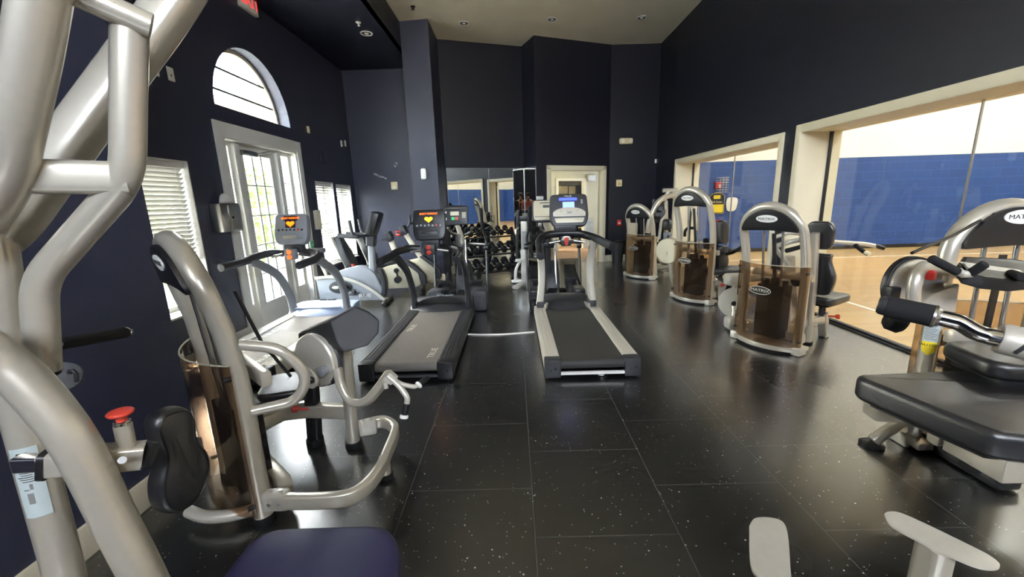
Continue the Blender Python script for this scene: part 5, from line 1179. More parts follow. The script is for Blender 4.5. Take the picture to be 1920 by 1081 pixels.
# curved silver foot under the guard
bm = bmesh.new(); sweep(bm, spline([atz(355, 958, .06), atz(385, 968, .06), atz(430, 966, .06), atz(475, 955, .06)], 6), .028, up=(0, 0, 1)); OB('guard_foot', bm, 'silver_light')
bm = bmesh.new(); tube([at(440, 545, 1.78), at(490, 640, 1.86), at(545, 705, 1.95)], .008, bm=bm); OB('lift_cable', bm, 'black')
# ------------------------------------------------------------------ near right: leg machine tower
tn = thing('leg_machine', 'silver leg machine with arched top and red pull knobs, nearest tower by the glass', 'gym machine', (2.56, 2.14, 0), R(180))
tower(tn, H=1.385, w=.545, tilt=.0, zk=.84, back_logo=True, stack=.60)
def ON(name, bm, m, par=None): return obj(name, bm, m, par or tn, W=True)
# caution sticker on the leg
p = at(1743, 650, 2.10); lx = 2.56 - .2725; vv = V((-lx, -2.14, .6)).normalized(); vv = V((vv.x, vv.y, 0)).normalized(); sd = V((0, 0, 1)).cross(vv)
def wrap2(u, z, r): return V((lx, 2.14, z)) + (vv * math.cos(u) + sd * math.sin(u)) * r
def patch(name, u0, u1, z0, z1, r, m, par, rnd=False):
    bm = bmesh.new(); k = 12; rows = []
    for j in range(7):
        f = j / 6; z = z0 + (z1 - z0) * f; sh = 1.0
        if rnd and f < .6: sh = math.sqrt(max(.02, 1 - ((.6 - f) / .6) ** 2))
        um = (u0 + u1) / 2; h = (u1 - u0) / 2 * sh
        rows.append([bm.verts.new(wrap2(um - h + 2 * h * i / k, z, r)) for i in range(k + 1)])
    for a, b in zip(rows, rows[1:]):
        for i in range(k): bm.faces.new((a[i], a[i + 1], b[i + 1], b[i]))
    return ON(name, bm, m, par)
leg = [o for o in tn.children if o.name.startswith('hoop_frame')][0]
zt = at(1745, 606, 2.09).z; zb = at(1740, 665, 2.09).z
lab = patch('instruction_label', -.62, .62, zb, zt, .0525, 'sticker', leg)
wl_ = patch('warning_label', -.62, .62, zb - .005, zb + .07, .0530, 'yellow', leg, True)
bm = bmesh.new()
for q in range(11):
    z = zt - .012 - q * .0095
    if z < zb + .075: break
    v = [[bm.verts.new(wrap2(-.5 + (.95 - .1 * (q % 3)) * i / 6, zz, .0527)) for i in range(7)] for zz in (z, z + .004)]
    for i in range(6): bm.faces.new((v[0][i], v[0][i + 1], v[1][i + 1], v[1][i]))
ON('label_text', bm, 'ink_grey', lab)
bm = bmesh.new(); t = bmesh.new(); text_bm(t, 'CAUTION', .014, Matrix.Identity(4), .0004, 1.2); text_bm(t, '- - - - - - -', .006, Matrix.Translation((0, -.018, 0)), .0004, 1.0)
for v in t.verts:
    w3 = wrap2(v.co.x / .053, zb + .05 + v.co.y, .0533); v.co = w3
merge(bm, t); ON('label_text', bm, 'ink', wl_)
# cam housing
c = at(1726, 540, 1.86); n = V((.10, -1, .12)).normalized(); xx = V((0, 0, 1)).cross(-n).normalized() * -1
xx = V((1, .1, 0)).normalized(); yy = n.cross(xx)
mx = fr(c, xx, V((0, .12, 1)))
half = ell(.135, .135, 26, PI * .02, PI * 1.12)
bm = bmesh.new(); prism(bm, half + [V((-.13, -.05)), V((.14, -.05))], .05, mx @ Matrix.Translation((0, 0, -.06)), .006); ch = ON('cam_housing', bm, 'silver')
bm = bmesh.new(); sweep(bm, [mx @ V((q.x * 1.04, q.y * 1.04, -.04)) for q in ell(.135, .135, 26, PI * .25, PI * 1.15)], rrect(.018, .03, .005), up=(0, -1, 0)); ON('cam_belt', bm, 'black', ch)
bm = bmesh.new(); prism(bm, rpoly([V((-.02, -.16)), V((.15, -.16)), V((.165, 0)), V((.03, -.045)), V((-.02, -.09))], .02), .05, mx @ Matrix.Translation((.0, .02, -.02)), .004); ON('side_plate', bm, 'silver', ch)
bm = bmesh.new(); bx(bm, at(1671, 548, 1.86), (.05, .05, .06), .01); ON('belt_clamp', bm, 'black', ch)
bm = bmesh.new(); sweep(bm, fil(wt([(1830, 522, 1.95), (1765, 503, 1.82), (1728, 497, 1.78), (1713, 530, 1.76), (1712, 578, 1.76)]), .07), .026, up=(0, -1, 0)); ct = ON('curved_tube', bm, 'silver')
bm = bmesh.new(); cyl(bm, at(1690, 572, 1.82), at(1718, 578, 1.74), .02); cyl(bm, at(1735, 508, 1.78), at(1742, 514, 1.76), .016); cyl(bm, at(1722, 520, 1.75), at(1728, 532, 1.745), .006); ON('lock_pin', bm, 'silver_light', ct)
for px, py, y in ((1749, 516, 1.75), (1722, 579, 1.73)):
    bm = bmesh.new(); e = at(px, py, y); cyl(bm, e + V((-.012, .02, 0)), e + V((.004, -.008, 0)), .022, n=18, bev=.006); ON('pull_knob', bm, 'red_paint', ct)
bm = bmesh.new(); tube([at(1838, 413, 2.1), at(1790, 440, 2.0), at(1735, 463, 1.9), at(1710, 474, 1.86)], .007, bm=bm); ON('lift_cable', bm, 'black')
e = at(1868, 412, 2.12); bm = bmesh.new(); cyl(bm, e - V((.06, 0, 0)), e + V((.06, 0, 0)), .045, bev=.01); cyl(bm, e + V((.0, -.03, 0)), e + V((0, .03, 0)), .05, bev=.006); ON('top_pulley', bm, 'black')
# tilted thigh pad with grips, seen from below
pp_ = wt([(1789, 512, 1.72), (1800, 496, 1.86), (1900, 500, 1.9), (1960, 512, 1.9), (1950, 540, 1.66), (1890, 546, 1.62), (1838, 541, 1.62), (1802, 531, 1.66)])
cn = sum(pp_, V()) / 8; nn = V((0, .15, 1))
bm = bmesh.new(); sm = [p + (cn - p) * .0 for p in pp_]
loft(bm, [[p + (cn - p) * .07 + V((0, 0, .0)) for p in pp_], pp_, [p + V((0, 0, .022)) for p in pp_], [p + (cn - p) * .05 + V((0, 0, .04)) for p in pp_]]); tpd = ON('thigh_pad', bm, 'rubber')
bm = bmesh.new(); q4 = [p + (cn - p) * .16 + V((0, -.0, .036)) for p in pp_]; loft(bm, [q4, [p + V((0, 0, .006)) for p in q4]]); ON('back_plate', bm, 'dark_steel', tpd)
bm = bmesh.new(); tube(wt([(1796, 508, 1.66), (1806, 514, 1.64), (1820, 513, 1.64)]), .016, bm=bm); tube(wt([(1800, 500, 1.75), (1905, 515, 1.74)]), .024, bm=bm); gs = ON('grip_bracket', bm, 'silver_light', tpd)
for a, b in (((1745, 484, 1.66), (1796, 510, 1.65)), ((1818, 513, 1.64), (1848, 494, 1.60)), ((1895, 512, 1.7), (1918, 520, 1.6))):
    bm = bmesh.new(); cyl(bm, at(*a), at(*b), .017, bev=.004); ON('hand_grip', bm, 'grip', gs)
# leg machine seat behind the roller
s_ = atz(1885, 668, .50); bm = bmesh.new(); cushion(bm, rpoly([V((-.30, -.16)), V((.4, -.2)), V((.4, .2)), V((-.28, .17))], .09), .085, fr(at(1893, 676, 1.80) - V((-.12, 0, .05)), (1, -.18, 0), (.18, 1, 0)), .03, .006); st = ON('seat', bm, 'vinyl')
bm = bmesh.new(); sc_ = at(1893, 676, 1.80); bx(bm, sc_ + V((.14, 0, -.07)), (.5, .26, .04), .008, (1, -.18, 0), (.18, 1, 0)); ON('seat_pan', bm, 'black', st)
bm = bmesh.new(); bx(bm, (2.36, 1.86, .23), (.10, .10, .40), .015); bx(bm, (2.38, 1.98, .05), (.12, .5, .08), .015); ON('seat_post', bm, 'black')

# ------------------------------------------------------------------ near right: padded leg curl bench
tb = thing('leg_curl_bench', 'padded black bench with foam ankle roller on a chrome bar, nearest on the right', 'gym machine', (2.0, 1.5, 0))
def OC(name, bm, m, par=None): return obj(name, bm, m, par or tb, W=True)
zt_ = .585
tq = [atz(1606, 699, zt_), atz(1835, 689, zt_), atz(2040, 725, zt_), atz(2030, 830, zt_), atz(1868, 812, zt_), atz(1610, 708, zt_)]
cb = [V((p.x, p.y)) for p in tq]
bm = bmesh.new(); ob = rpoly(list(reversed(cb)), .035, 5); cushion(bm, ob, .115, Matrix.Translation((0, 0, zt_ - .115)), .03, .0); bp_ = OC('bench_pad', bm, 'vinyl')
bm = bmesh.new(); cc_ = sum(cb, V((0, 0))) / len(cb); prism(bm, [cc_ + (p - cc_) * .84 for p in reversed(cb)], .02, Matrix.Translation((0, 0, zt_ - .136))); OC('pad_board', bm, 'black', bp_)
d0 = (V((cb[4].x, cb[4].y, 0)) - V((cb[5].x, cb[5].y, 0))).normalized()
a0 = atz(1625, 775, .40); bm = bmesh.new(); sweep(bm, [a0 + V((.06, .05, 0)), a0 + V((.06, .05, 0)) + V((.6, -.10, 0))], rrect(.10, .09, .006), up=(0, 0, 1)); fb = OC('bench_beam', bm, 'silver')
bm = bmesh.new(); f = atz(1637, 826, .03); sweep(bm, spline([f, f + V((.05, .0, .045)), f + V((.13, .01, .10)), f + V((.24, .02, .26)), f + V((.28, .03, .40))], 6), ell(.035, .03, 14), up=(0, 1, 0)); lg = OC('front_leg', bm, 'silver')
bm = bmesh.new(); lathe(bm, [(.001, 0), (.06, 0), (.062, .012), (.05, .02), (.001, .02)], fr((f.x - .005, f.y, .001))); OC('foot_disc', bm, 'black', lg)
e = atz(1880, 885, .40); bm = bmesh.new(); b2(bm, (e.x - .02, e.y - .02, .365), (e.x + .75, e.y + .2, .46), .006); b2(bm, (e.x + .55, e.y, 0), (e.x + .67, e.y + .12, .37), .01); OC('rear_frame', bm, 'silver')
# foam roller, chrome bar, slotted collar
Yr = 1.47
r0, r1, r2, r3 = at(1652, 572, 1.56), at(1663, 574, 1.55), at(1748, 592, 1.46), at(1742, 590, 1.47)
bm = bmesh.new(); cyl(bm, r1, r2, .041, n=28); rl = OC('foam_roller', bm, 'grip')
bm = bmesh.new(); d = (r1 - r2).normalized(); sweep(bm, [r1, r1 + d * .02, r1 + d * .028], ell(.038, .038, 24), up=(0, 0, 1), scl=[1, .95, .75]); OC('roller_cap', bm, 'charcoal', rl)
bm = bmesh.new(); d = (r2 - r1).normalized(); sweep(bm, [r2, r2 + d * .008, r2 + d * .012, r2 + d * .022], ell(.043, .043, 24), up=(0, 0, 1), scl=[1, 1, .85, .75]); OC('roller_collar', bm, 'steel', rl)
bm = bmesh.new(); sweep(bm, spline([r2, at(1775, 598, 1.44), at(1800, 605, 1.42), at(1830, 622, 1.39), at(1855, 630, 1.37), at(1885, 637, 1.34)], 8), ell(.030, .030, 20), up=(0, 0, 1)); cb_ = OC('chrome_bar', bm, 'chrome')
bm = bmesh.new(); a, b = at(1872, 633, 1.36), at(1990, 660, 1.27); sweep(bm, [a, a + (b - a).normalized() * .01, b], ell(.054, .054, 26), up=(0, 0, 1), scl=[.93, 1, 1]); cl = OC('slotted_collar', bm, 'silver_light')
dd = (b - a).normalized(); vv = (EYE - a); vv = (vv - dd * vv.dot(dd)).normalized(); ss = dd.cross(vv)
pts = []
for i in range(14):
    u = -.75 + 1.35 * i / 13; pts.append(a + dd * (.055 + .02 * math.sin(u * 1.2)) + (vv * math.cos(u) + ss * -math.sin(u)) * .0525)
bm = bmesh.new(); sweep(bm, pts, .007, up=dd); OC('collar_slot', bm, 'charcoal', cl)
p0, p1 = at(1690, 588, 1.60), at(1722, 600, 1.58); bm = bmesh.new(); cyl(bm, p0 + V((0, .06, -.03)), p1 + V((0, .05, -.03)), .05, bev=.014); OC('second_roller', bm, 'rubber')
bm = bmesh.new(); tube([at(1960, 655, 1.28), at(2040, 690, 1.35), V((2.55, 1.35, .3))], rrect(.06, .09, .02), bm=bm); OC('roller_arm', bm, 'silver')

# ------------------------------------------------------------------ foot plates at the bottom edge
tf = thing('foot_rest', 'pale silver post with two oblong foot plates, at the bottom right edge', 'foot rest', tuple(atz(1745, 1200, 0)))
def OF(name, bm, m, par=None): return obj(name, bm, m, par or tf, W=True)
zf = .30
o1 = [atz(*p, zf) for p in ((1405, 985), (1415, 971), (1440, 969), (1466, 976), (1477, 1000), (1482, 1062), (1484, 1110), (1465, 1120), (1425, 1085), (1407, 1055))]
o1 = spline(o1 + o1[:1], 4)[:-1]
bm = bmesh.new(); loft(bm, [o1, [p - V((0, 0, .008)) for p in o1]]); f1_ = OF('foot_plate', bm, 'silver_light')
zg = .34
o2 = [atz(*p, zg) for p in ((1658, 962), (1668, 958), (1690, 961), (1740, 983), (1800, 1012), (1850, 1037), (1872, 1053), (1874, 1062), (1862, 1066), (1830, 1061), (1770, 1036), (1700, 1001), (1668, 981))]
o2 = spline(o2 + o2[:1], 4)[:-1]
bm = bmesh.new(); loft(bm, [o2, [p - V((0, 0, .007)) for p in o2]]); OF('foot_plate', bm, 'silver_light')
c = sum(o2, V()) / len(o2); bm = bmesh.new(); g = atz(1755, 1020, zg - .007); sweep(bm, [g - V((0, 0, .001)), V((g.x, g.y, .03))], rrect(.075, .09, .03), up=(0, 1, 0)); po = OF('plate_post', bm, 'silver')
g1 = sum(o1, V()) / len(o1); bm = bmesh.new(); tube([g1 - V((0, 0, .008)), V((g1.x, g1.y, .12)), V((g1.x + .05, g1.y - .12, .06)), V((g.x, g.y - .05, .06))], rrect(.05, .06, .015), .05, bm=bm); bx(bm, (g.x, g.y, .02), (.3, .3, .04), .01); OF('base_arm', bm, 'silver', po)
# ------------------------------------------------------------------ dumbbell rack and dumbbells
rd = V((.907, .42, 0)).normalized(); rb = V((-rd.y, rd.x, 0)); RO = V((-.93, 7.42, 0)); RL = 1.12
ra = math.atan2(rd.y, rd.x)
tr_ = thing('dumbbell_rack', 'black three-tier dumbbell rack standing before the wall mirrors', 'rack', tuple(RO), ra)
TZ = ((.775, .30), (.455, .12), (.15, -.06))
for z, d in TZ:
    bm = bmesh.new(); bx(bm, (RL / 2, d, z), (RL, .05, .03), .006); bx(bm, (RL / 2, d + .15, z + .06), (RL, .05, .03), .006); obj('tier_rail', bm, 'black', tr_)
for x in (-.03, RL + .03):
    bm = bmesh.new(); sweep(bm, [(x, -.04, .16), (x, .22, .62), (x, .42, .92)], rrect(.09, .06, .012), up=(1, 0, 0)); sweep(bm, [(x, .40, .0), (x, .34, .80)], rrect(.08, .06, .012), up=(1, 0, 0)); obj('side_upright', bm, 'black', tr_)
    bm = bmesh.new(); bx(bm, (x, .12, .03), (.09, .62, .06), .012); obj('floor_foot', bm, 'silver_light' if x < .0 else 'black', tr_)
bm = bmesh.new(); tube([(-.12, -.12, .05), (.02, -.02, .24)], .02, bm=bm); obj('corner_brace', bm, 'silver_light', tr_)
def dumbbell(label, r, L, loc, rz, group):
    t = thing('dumbbell', label, 'dumbbell', loc, rz, group)
    hexo = [V((r * math.cos(a), r * math.sin(a))) for a in [PI / 3 * i for i in range(6)]]
    for s in (-1, 1):
        bm = bmesh.new(); prism(bm, hexo, L, fr((0, s * .062 if s > 0 else -.062 - L, 0), (1, 0, 0), (0, 0, 1)) @ Matrix.Translation((0, 0, -L if s > 0 else -L)), min(.014, r * .22)); obj('weight_head', bm, 'iron', t)
    bm = bmesh.new(); cyl(bm, (0, -.066, 0), (0, .066, 0), .014); obj('handle', bm, 'steel', t)
    return t
names = (('top', .058, 7, .07), ('middle', .068, 6, .085), ('bottom', .076, 6, .095))
ordn = ('first', 'second', 'third', 'fourth', 'fifth', 'sixth', 'seventh')
for (z, d), (nm, r, n, L) in zip(TZ, names):
    src = None
    for i in range(n):
        lx = .08 + (RL - .16) * i / (n - 1); p = RO + rd * lx + rb * (d + .075); zz = z + .045 + r * .93 + .021
        lab = 'black hex dumbbell, %s from the left on the %s tier of the rack' % (ordn[i], nm)
        if src is None: src = dumbbell(lab, r, L, (p.x, p.y, zz), ra, 'hex dumbbells on the rack'); src.rotation_euler = (R(21), 0, ra)
        else:
            c = copy_tree(src); c.location = (p.x, p.y, zz); c['label'] = lab

# ------------------------------------------------------------------ white cable column by the corner mirrors
tw = thing('cable_column', 'white upright exercise column with black grips, standing by the corner mirrors', 'gym machine', (.17, 6.95, 0), R(0))
bm = bmesh.new(); bx(bm, (0, 0, .34), (.13, .12, .60), .012); cl_ = obj('lower_column', bm, 'white_steel', tw)
bm = bmesh.new(); bx(bm, (.0, 0, .87), (.11, .10, .50), .01); uc = obj('upper_column', bm, 'silver_light', tw)
bm = bmesh.new(); bx(bm, (0, -.051, .80), (.07, .006, .30), .002); obj('scale_panel', bm, 'grey_plastic', uc)
bm = bmesh.new(); bx(bm, (0, 0, 1.16), (.16, .12, .08), .015); bx(bm, (.0, 0, 1.09), (.2, .05, .04), .01); obj('head_block', bm, 'black', uc)
for s in (-1, 1):
    bm = bmesh.new(); sweep(bm, [(s * .10, -.03, 1.30), (s * .11, -.03, 1.06), (s * .13, -.02, .50)], rrect(.05, .05, .012), up=(0, 1, 0)); obj('slide_bar', bm, 'black', tw)
    bm = bmesh.new(); sweep(bm, [(s * .02, -.05, .08), (s * .18, -.30, .035)], rrect(.10, .05, .012), up=(0, 0, 1)); sweep(bm, [(s * .02, .05, .08), (s * .20, .28, .035)], rrect(.10, .05, .012), up=(0, 0, 1)); obj('floor_leg', bm, 'white_steel', tw)
bm = bmesh.new(); tube([(-.06, -.03, .48), (-.16, -.05, .30), (-.17, -.1, .12)], .025, .05, bm=bm); bx(bm, (-.10, -.05, .46), (.12, .08, .05), .015); obj('link_arm', bm, 'white_steel', tw)
bm = bmesh.new(); bx(bm, (.17, .0, .98), (.2, .14, .08), .03); bx(bm, (.17, .0, .84), (.14, .14, .09), .03); obj('pad_block', bm, 'rubber', tw)
bm = bmesh.new(); tube([(-.09, -.04, 1.02), (-.14, -.06, .98), (-.14, -.06, .90)], .02, bm=bm); obj('front_grip', bm, 'steel', tw)

# ------------------------------------------------------------------ wall fittings
def fitting(name, lab, cat, c, nrm, w, h, d, m, grp=None, rnd=.006):
    "box plate standing off a wall; local -y faces the room"
    nrm = V((nrm[0], nrm[1], 0)).normalized(); rz = math.atan2(nrm.x, -nrm.y)
    t = thing(name, lab, cat, tuple(c), rz, grp)
    bm = bmesh.new(); bx(bm, (0, -d / 2, 0), (w, d, h), rnd); obj('cover', bm, m, t)
    return t
EX = (1, 0)
def addbox(t, nm, c, s, m, bev=.002):
    bm = bmesh.new(); bx(bm, c, s, bev); return obj(nm, bm, m, t)
def xl(px, py): p = atx(px, py, XL); return V((XL + .0005, p.y, p.z))
# exit sign
p = xl(461, 12); t = fitting('exit_sign', 'EXIT sign with red letters high on the navy wall above the arched window', 'sign', p + V((0, 0, .05)), EX, .32, .22, .05, 'white')
addbox(t, 'sign_face', (0, -.052, 0), (.28, .006, .18), 'paper')
bm = bmesh.new(); text_bm(bm, 'EXIT', .145, fr((0, -.0555, 0), (1, 0, 0), (0, 0, 1)), .002, .85); obj('lettering', bm, 'red_led', t)
for (px, py), lab in (((289, 128), 'white blank wall plate at the far left, nearer the press machine'), ((319, 139), 'white wall plate with slot between the press machine and the arch')):
    t = fitting('wall_plate', lab, 'wall plate', xl(px, py), EX, .075, .12, .008, 'white'); addbox(t, 'slot', (0, -.009, -.01), (.012, .004, .02), 'charcoal')
t = fitting('wall_plate', 'small ivory plate on the navy wall right of the arch', 'wall plate', xl(577, 243), EX, .06, .10, .02, 'ivory')
addbox(t, 'toggle', (0, -.022, 0), (.012, .008, .025), 'white')
for px, lab in ((640, 'left of two small white plates high above the paired window'), (647, 'right of two small white plates high above the paired window')):
    t = fitting('wall_plate', lab, 'wall plate', xl(px, 269), EX, .07, .11, .01, 'white'); addbox(t, 'toggle', (0, -.012, 0), (.012, .008, .025), 'ivory')
t = fitting('wall_vent', 'dark square grille on the navy wall between arch and paired window', 'vent', xl(606, 294), EX, .26, .20, .015, 'navy')
for k in range(5): addbox(t, 'louver', (0, -.018, -.07 + k * .035), (.22, .006, .012), 'navy')
t = fitting('control_box', 'beige box on the wall beside the paired window blinds', 'control box', xl(592, 412), EX, .13, .30, .06, 'cream_plastic', rnd=.012)
addbox(t, 'lower_panel', (0, -.062, -.05), (.09, .006, .12), 'ivory')
# paper dispenser beside the door
p = xl(414, 408); t = fitting('towel_dispenser', 'shiny steel paper towel dispenser left of the glass door', 'dispenser', p, EX, .30, .30, .12, 'steel', rnd=.015)
addbox(t, 'front_door', (0.05, -.124, .0), (.18, .012, .26), 'steel', .005); bm = bmesh.new(); cyl(bm, (.0, -.128, .0), (.0, -.138, .0), .012); obj('lock', bm, 'dark_steel', t)
bm = bmesh.new(); cushion(bm, rpoly([V((-.08, 0)), V((.09, 0)), V((.07, .07)), V((0, .11)), V((-.05, .08))], .02), .05, fr((0.02, -.04, .15), (1, 0, 0), (0, 0, 1)), .015); obj('paper_towel', bm, 'paper', t)
t = fitting('green_sticker', 'small green push-plate beside the right edge of the door trim', 'push plate', V((XL + .022, DY1 + .06, .90)), EX, .06, .10, .012, 'green'); addbox(t, 'button', (0, -.014, 0), (.03, .006, .03), 'white')
# bay end wall
def ye(px, py): p = at(px, py, YB1); return V((p.x, YB1 - .0005, p.z))
t = fitting('thermostat', 'ivory thermostat on the navy end wall left of the pillar', 'thermostat', ye(740, 348), (0, -1), .13, .15, .03, 'ivory', rnd=.01)
bm = bmesh.new(); cyl(bm, (0, -.03, -.03), (0, -.038, -.03), .03); obj('dial', bm, 'white', t)
t = fitting('wall_outlet', 'ivory outlet plate low on the end wall behind the bike grips', 'outlet', ye(761, 432), (0, -1), .09, .13, .01, 'ivory'); addbox(t, 'socket', (0, -.011, .02), (.03, .004, .03), 'white'); addbox(t, 'socket', (0, -.011, -.025), (.03, .004, .03), 'white')
t = fitting('fire_pull', 'small red pull station low on the end wall beside the outlet', 'alarm', ye(747, 437), (0, -1), .10, .09, .04, 'red_paint'); addbox(t, 'handle', (0, -.043, -.01), (.06, .008, .02), 'white')
M['scuff'] = mat('bare plaster', (186, 188, 200), .9)
for pts, lab in ((((702, 326), (708, 328), (712, 331), (718, 332), (725, 335)), 'longer pale scuff mark on the end wall near the thermostat'), (((741, 312), (743, 305), (740, 314)), 'short upper scuff mark on the end wall')):
    bm = bmesh.new(); rr = random.Random(2); q = [ye(*p) for p in pts]
    for a, b in zip(q, q[1:]):
        for k in range(4):
            c = a + (b - a) * (k / 4); prism(bm, [V((rr.uniform(-.035, -.01), rr.uniform(-.01, .01))), V((0, rr.uniform(-.025, -.006))), V((rr.uniform(.01, .035), rr.uniform(-.01, .01))), V((0, rr.uniform(.006, .03)))], .0012, fr((c.x, c.y - .0002, c.z), (1, 0, 0), (0, 0, 1)))
    tag(obj('scuff_mark', bm, 'scuff'), lab, 'scuff mark', kind='stuff')
# pillar fittings
p = at(795, 326, 7.5); t = fitting('motion_sensor', 'white rounded sensor high on the navy pillar', 'sensor', V((p.x, 7.4995, p.z)), (0, -1), .10, .19, .06, 'white', rnd=.03); addbox(t, 'lens', (0, -.062, -.03), (.05, .01, .05), 'paper', .004)
p = at(799, 497, 7.5); t = fitting('red_handset', 'red clip hanging low on the pillar above the baseboard', 'handset', V((p.x, 7.4995, p.z)), (0, -1), .05, .16, .035, 'red_paint', rnd=.012); addbox(t, 'label_window', (0, -.037, 0), (.025, .004, .06), 'ivory')
bm = bmesh.new(); tube([(.0, -.015, -.08), (.015, -.02, -.14), (-.005, -.02, -.22), (.02, -.02, -.27)], .004, .03, bm=bm); obj('lead', bm, 'black', t)
# back right wall
nD = (nDE.x, nDE.y)
def wd(px, py): p = atw(px, py, PD, PE); q = V((nDE.x, nDE.y, 0)) * .0006; return p + q
t = fitting('emergency_light', 'cream emergency light box high on the back right wall', 'light', wd(1172, 265), nD, .30, .13, .09, 'ivory', rnd=.03)
for s in (-1, 1):
    bm = bmesh.new(); cyl(bm, (s * .085, -.09, .0), (s * .10, -.125, -.01), .042, bev=.006); obj('lamp_head', bm, 'white', t)
t = fitting('fire_strobe', 'ivory alarm plate on the back right wall above the red pull', 'alarm', wd(1160, 343), nD, .13, .15, .035, 'ivory'); addbox(t, 'strobe_lens', (0, -.038, -.02), (.06, .01, .045), 'gold')
t = fitting('fire_pull', 'small red fire alarm pull on the back right wall above the bins', 'alarm', wd(1160, 417), nD, .09, .13, .04, 'red_paint'); addbox(t, 'handle', (0, -.043, -.01), (.06, .008, .03), 'paper')
p = atx(1230, 302, XW); t = fitting('wall_sensor', 'small white sensor on the right wall left of the small court window', 'sensor', V((XW - .0006, p.y, p.z)), (-1, 0), .09, .09, .04, 'white'); addbox(t, 'lens', (0, -.042, 0), (.03, .006, .03), 'black')
# signs by the back door
for (px, py, w_, h_), lab in (((1012, 371, .17, .07), 'white paper notice on the wall left of the back door'), ((1012, 424, .08, .16), 'white switch plate on the wall left of the back door')):
    p = atw(px, py, PC, PD) + V((nCD.x, nCD.y, 0)) * .0006; t = fitting('wall_notice' if py < 400 else 'wall_plate', lab, 'notice' if py < 400 else 'wall plate', p, (nCD.x, nCD.y), w_, h_, .006, 'paper', rnd=.001)
    addbox(t, 'printed_line' if py < 400 else 'toggle', (0, -.0075, .0), (w_ * .7, .002, .006), 'ink_grey', 0)
p = atw(1108, 428, PC, PD); p = p - V((nCD.x, nCD.y, 0)) * .062; t = fitting('door_notice', 'white sheet of notices taped on the back glass door', 'notice', p, (nCD.x, nCD.y), .24, .40, .002, 'paper', rnd=.0005)
for k in range(7): addbox(t, 'printed_line', (-.01, -.0028, .14 - k * .045), (.16 - .03 * (k % 3), .001, .006), 'ink_grey', 0)
# bins
for (px, lab, r_, h_) in ((1155, 'black waste bin, nearer the back door', .14, .52), (1181, 'black waste bin, right of its twin in the corner', .16, .55)):
    p = atz(px, 494, 0) if px < 1170 else atz(px, 493, 0); t = thing('waste_bin', lab, 'bin', tuple(V((p.x, p.y - .1, 0))), 0, 'waste bins in the back corner')
    bm = bmesh.new(); lathe(bm, [(r_ * .8, 0), (r_, h_), (r_ * .94, h_), (r_ * .75, .02)], None, 28); obj('bucket', bm, 'black', t)
    bm = bmesh.new(); lathe(bm, [(r_ * 1.03, h_ - .03), (r_ * 1.05, h_ + .01), (r_ * .98, h_ + .015), (r_ * .95, h_ - .03)], None, 28); obj('liner_rim', bm, 'rubber', t)
# floor cord between the treadmills
bm = bmesh.new(); q = [atz(x, y, .006) for x, y in ((878, 626), (910, 627), (950, 626), (1002, 622))]; sweep(bm, spline(q, 6), rrect(.035, .010, .004), up=(0, 0, 1)); tag(obj('cable_cover', bm, 'paper'), 'white flat cord cover on the floor between the two middle treadmills', 'cord')
# plate hanging over... levelling foot under the silver treadmill
p = atz(1128, 706, 0); bm = bmesh.new(); lathe(bm, [(.001, 0), (.05, 0), (.05, .012), (.001, .014)], fr((p.x, p.y + .02, .001))); td = obj('floor_puck', bm, 'black'); tag(td, 'small round puck on the floor behind the silver-railed treadmill', 'puck')
bm = bmesh.new(); lathe(bm, [(.001, 0), (.028, 0), (.026, .004), (.001, .005)], fr((p.x, p.y + .02, .0145))); obj('white_cap', bm, 'white', td)

# ------------------------------------------------------------------ court wall fittings seen through the glass
def yc(px, py): p = at(px, py, CY); return V((p.x, CY - .0008, p.z))
p = yc(1350, 347); t = thing('caged_alarm', 'red alarm horn behind a wire cage on the blue court wall', 'alarm', tuple(p), 0)
addbox(t, 'horn', (-.06, -.04, 0), (.14, .07, .16), 'red_paint', .01); addbox(t, 'strobe_lens', (-.04, -.08, -.02), (.05, .012, .08), 'white', .004)
bm = bmesh.new()
for k in range(7): tube([(-.12, 0, -.17 + k * .057), (-.12, -.12, -.17 + k * .057), (.16, -.12, -.17 + k * .057), (.16, 0, -.17 + k * .057)], .005, bm=bm)
for x in (-.05, .02, .09): tube([(x, -.12, -.17), (x, -.12, .17)], .005, bm=bm)
obj('wire_cage', bm, 'silver_light', t)
p = yc(1343, 380); t = thing('rules_sign', 'black and gold court rules board with arched top on the blue court wall', 'sign', tuple(p), 0)
bo = [V((-.2, -.28)), V((.2, -.28)), V((.2, .15))] + [V((.2 * math.cos(a), .15 + .10 * math.sin(a))) for a in [PI * i / 12 for i in range(1, 12)]] + [V((-.2, .15))]
bm = bmesh.new(); prism(bm, bo, .02, fr((0, 0, 0), (1, 0, 0), (0, 0, 1)), .004); bd_ = obj('board', bm, 'ink', t)
bm = bmesh.new(); ring = [V((p_.x * .93, p_.y * .95)) for p_ in bo]; sweep(bm, [V((p_.x, -.0225, p_.y)) for p_ in ring], .005, closed=True, up=(0, -1, 0)); obj('border', bm, 'ivory', bd_)
bm = bmesh.new(); bx(bm, (0, -.022, -.14), (.34, .004, .20)); prism(bm, rrect(.17, .09, .02), .003, fr((0, -.0205, .14), (1, 0, 0), (0, 0, 1))); obj('gold_panel', bm, 'yellow', bd_)
bm = bmesh.new(); text_bm(bm, 'Ball Rules', .055, fr((0, -.021, .02), (1, 0, 0), (0, 0, 1)), .002, .9); obj('lettering', bm, 'ivory', bd_)
p = yc(1371, 383); t = thing('white_plaque', 'white rounded plaque on the blue court wall right of the rules board', 'plaque', tuple(p), 0)
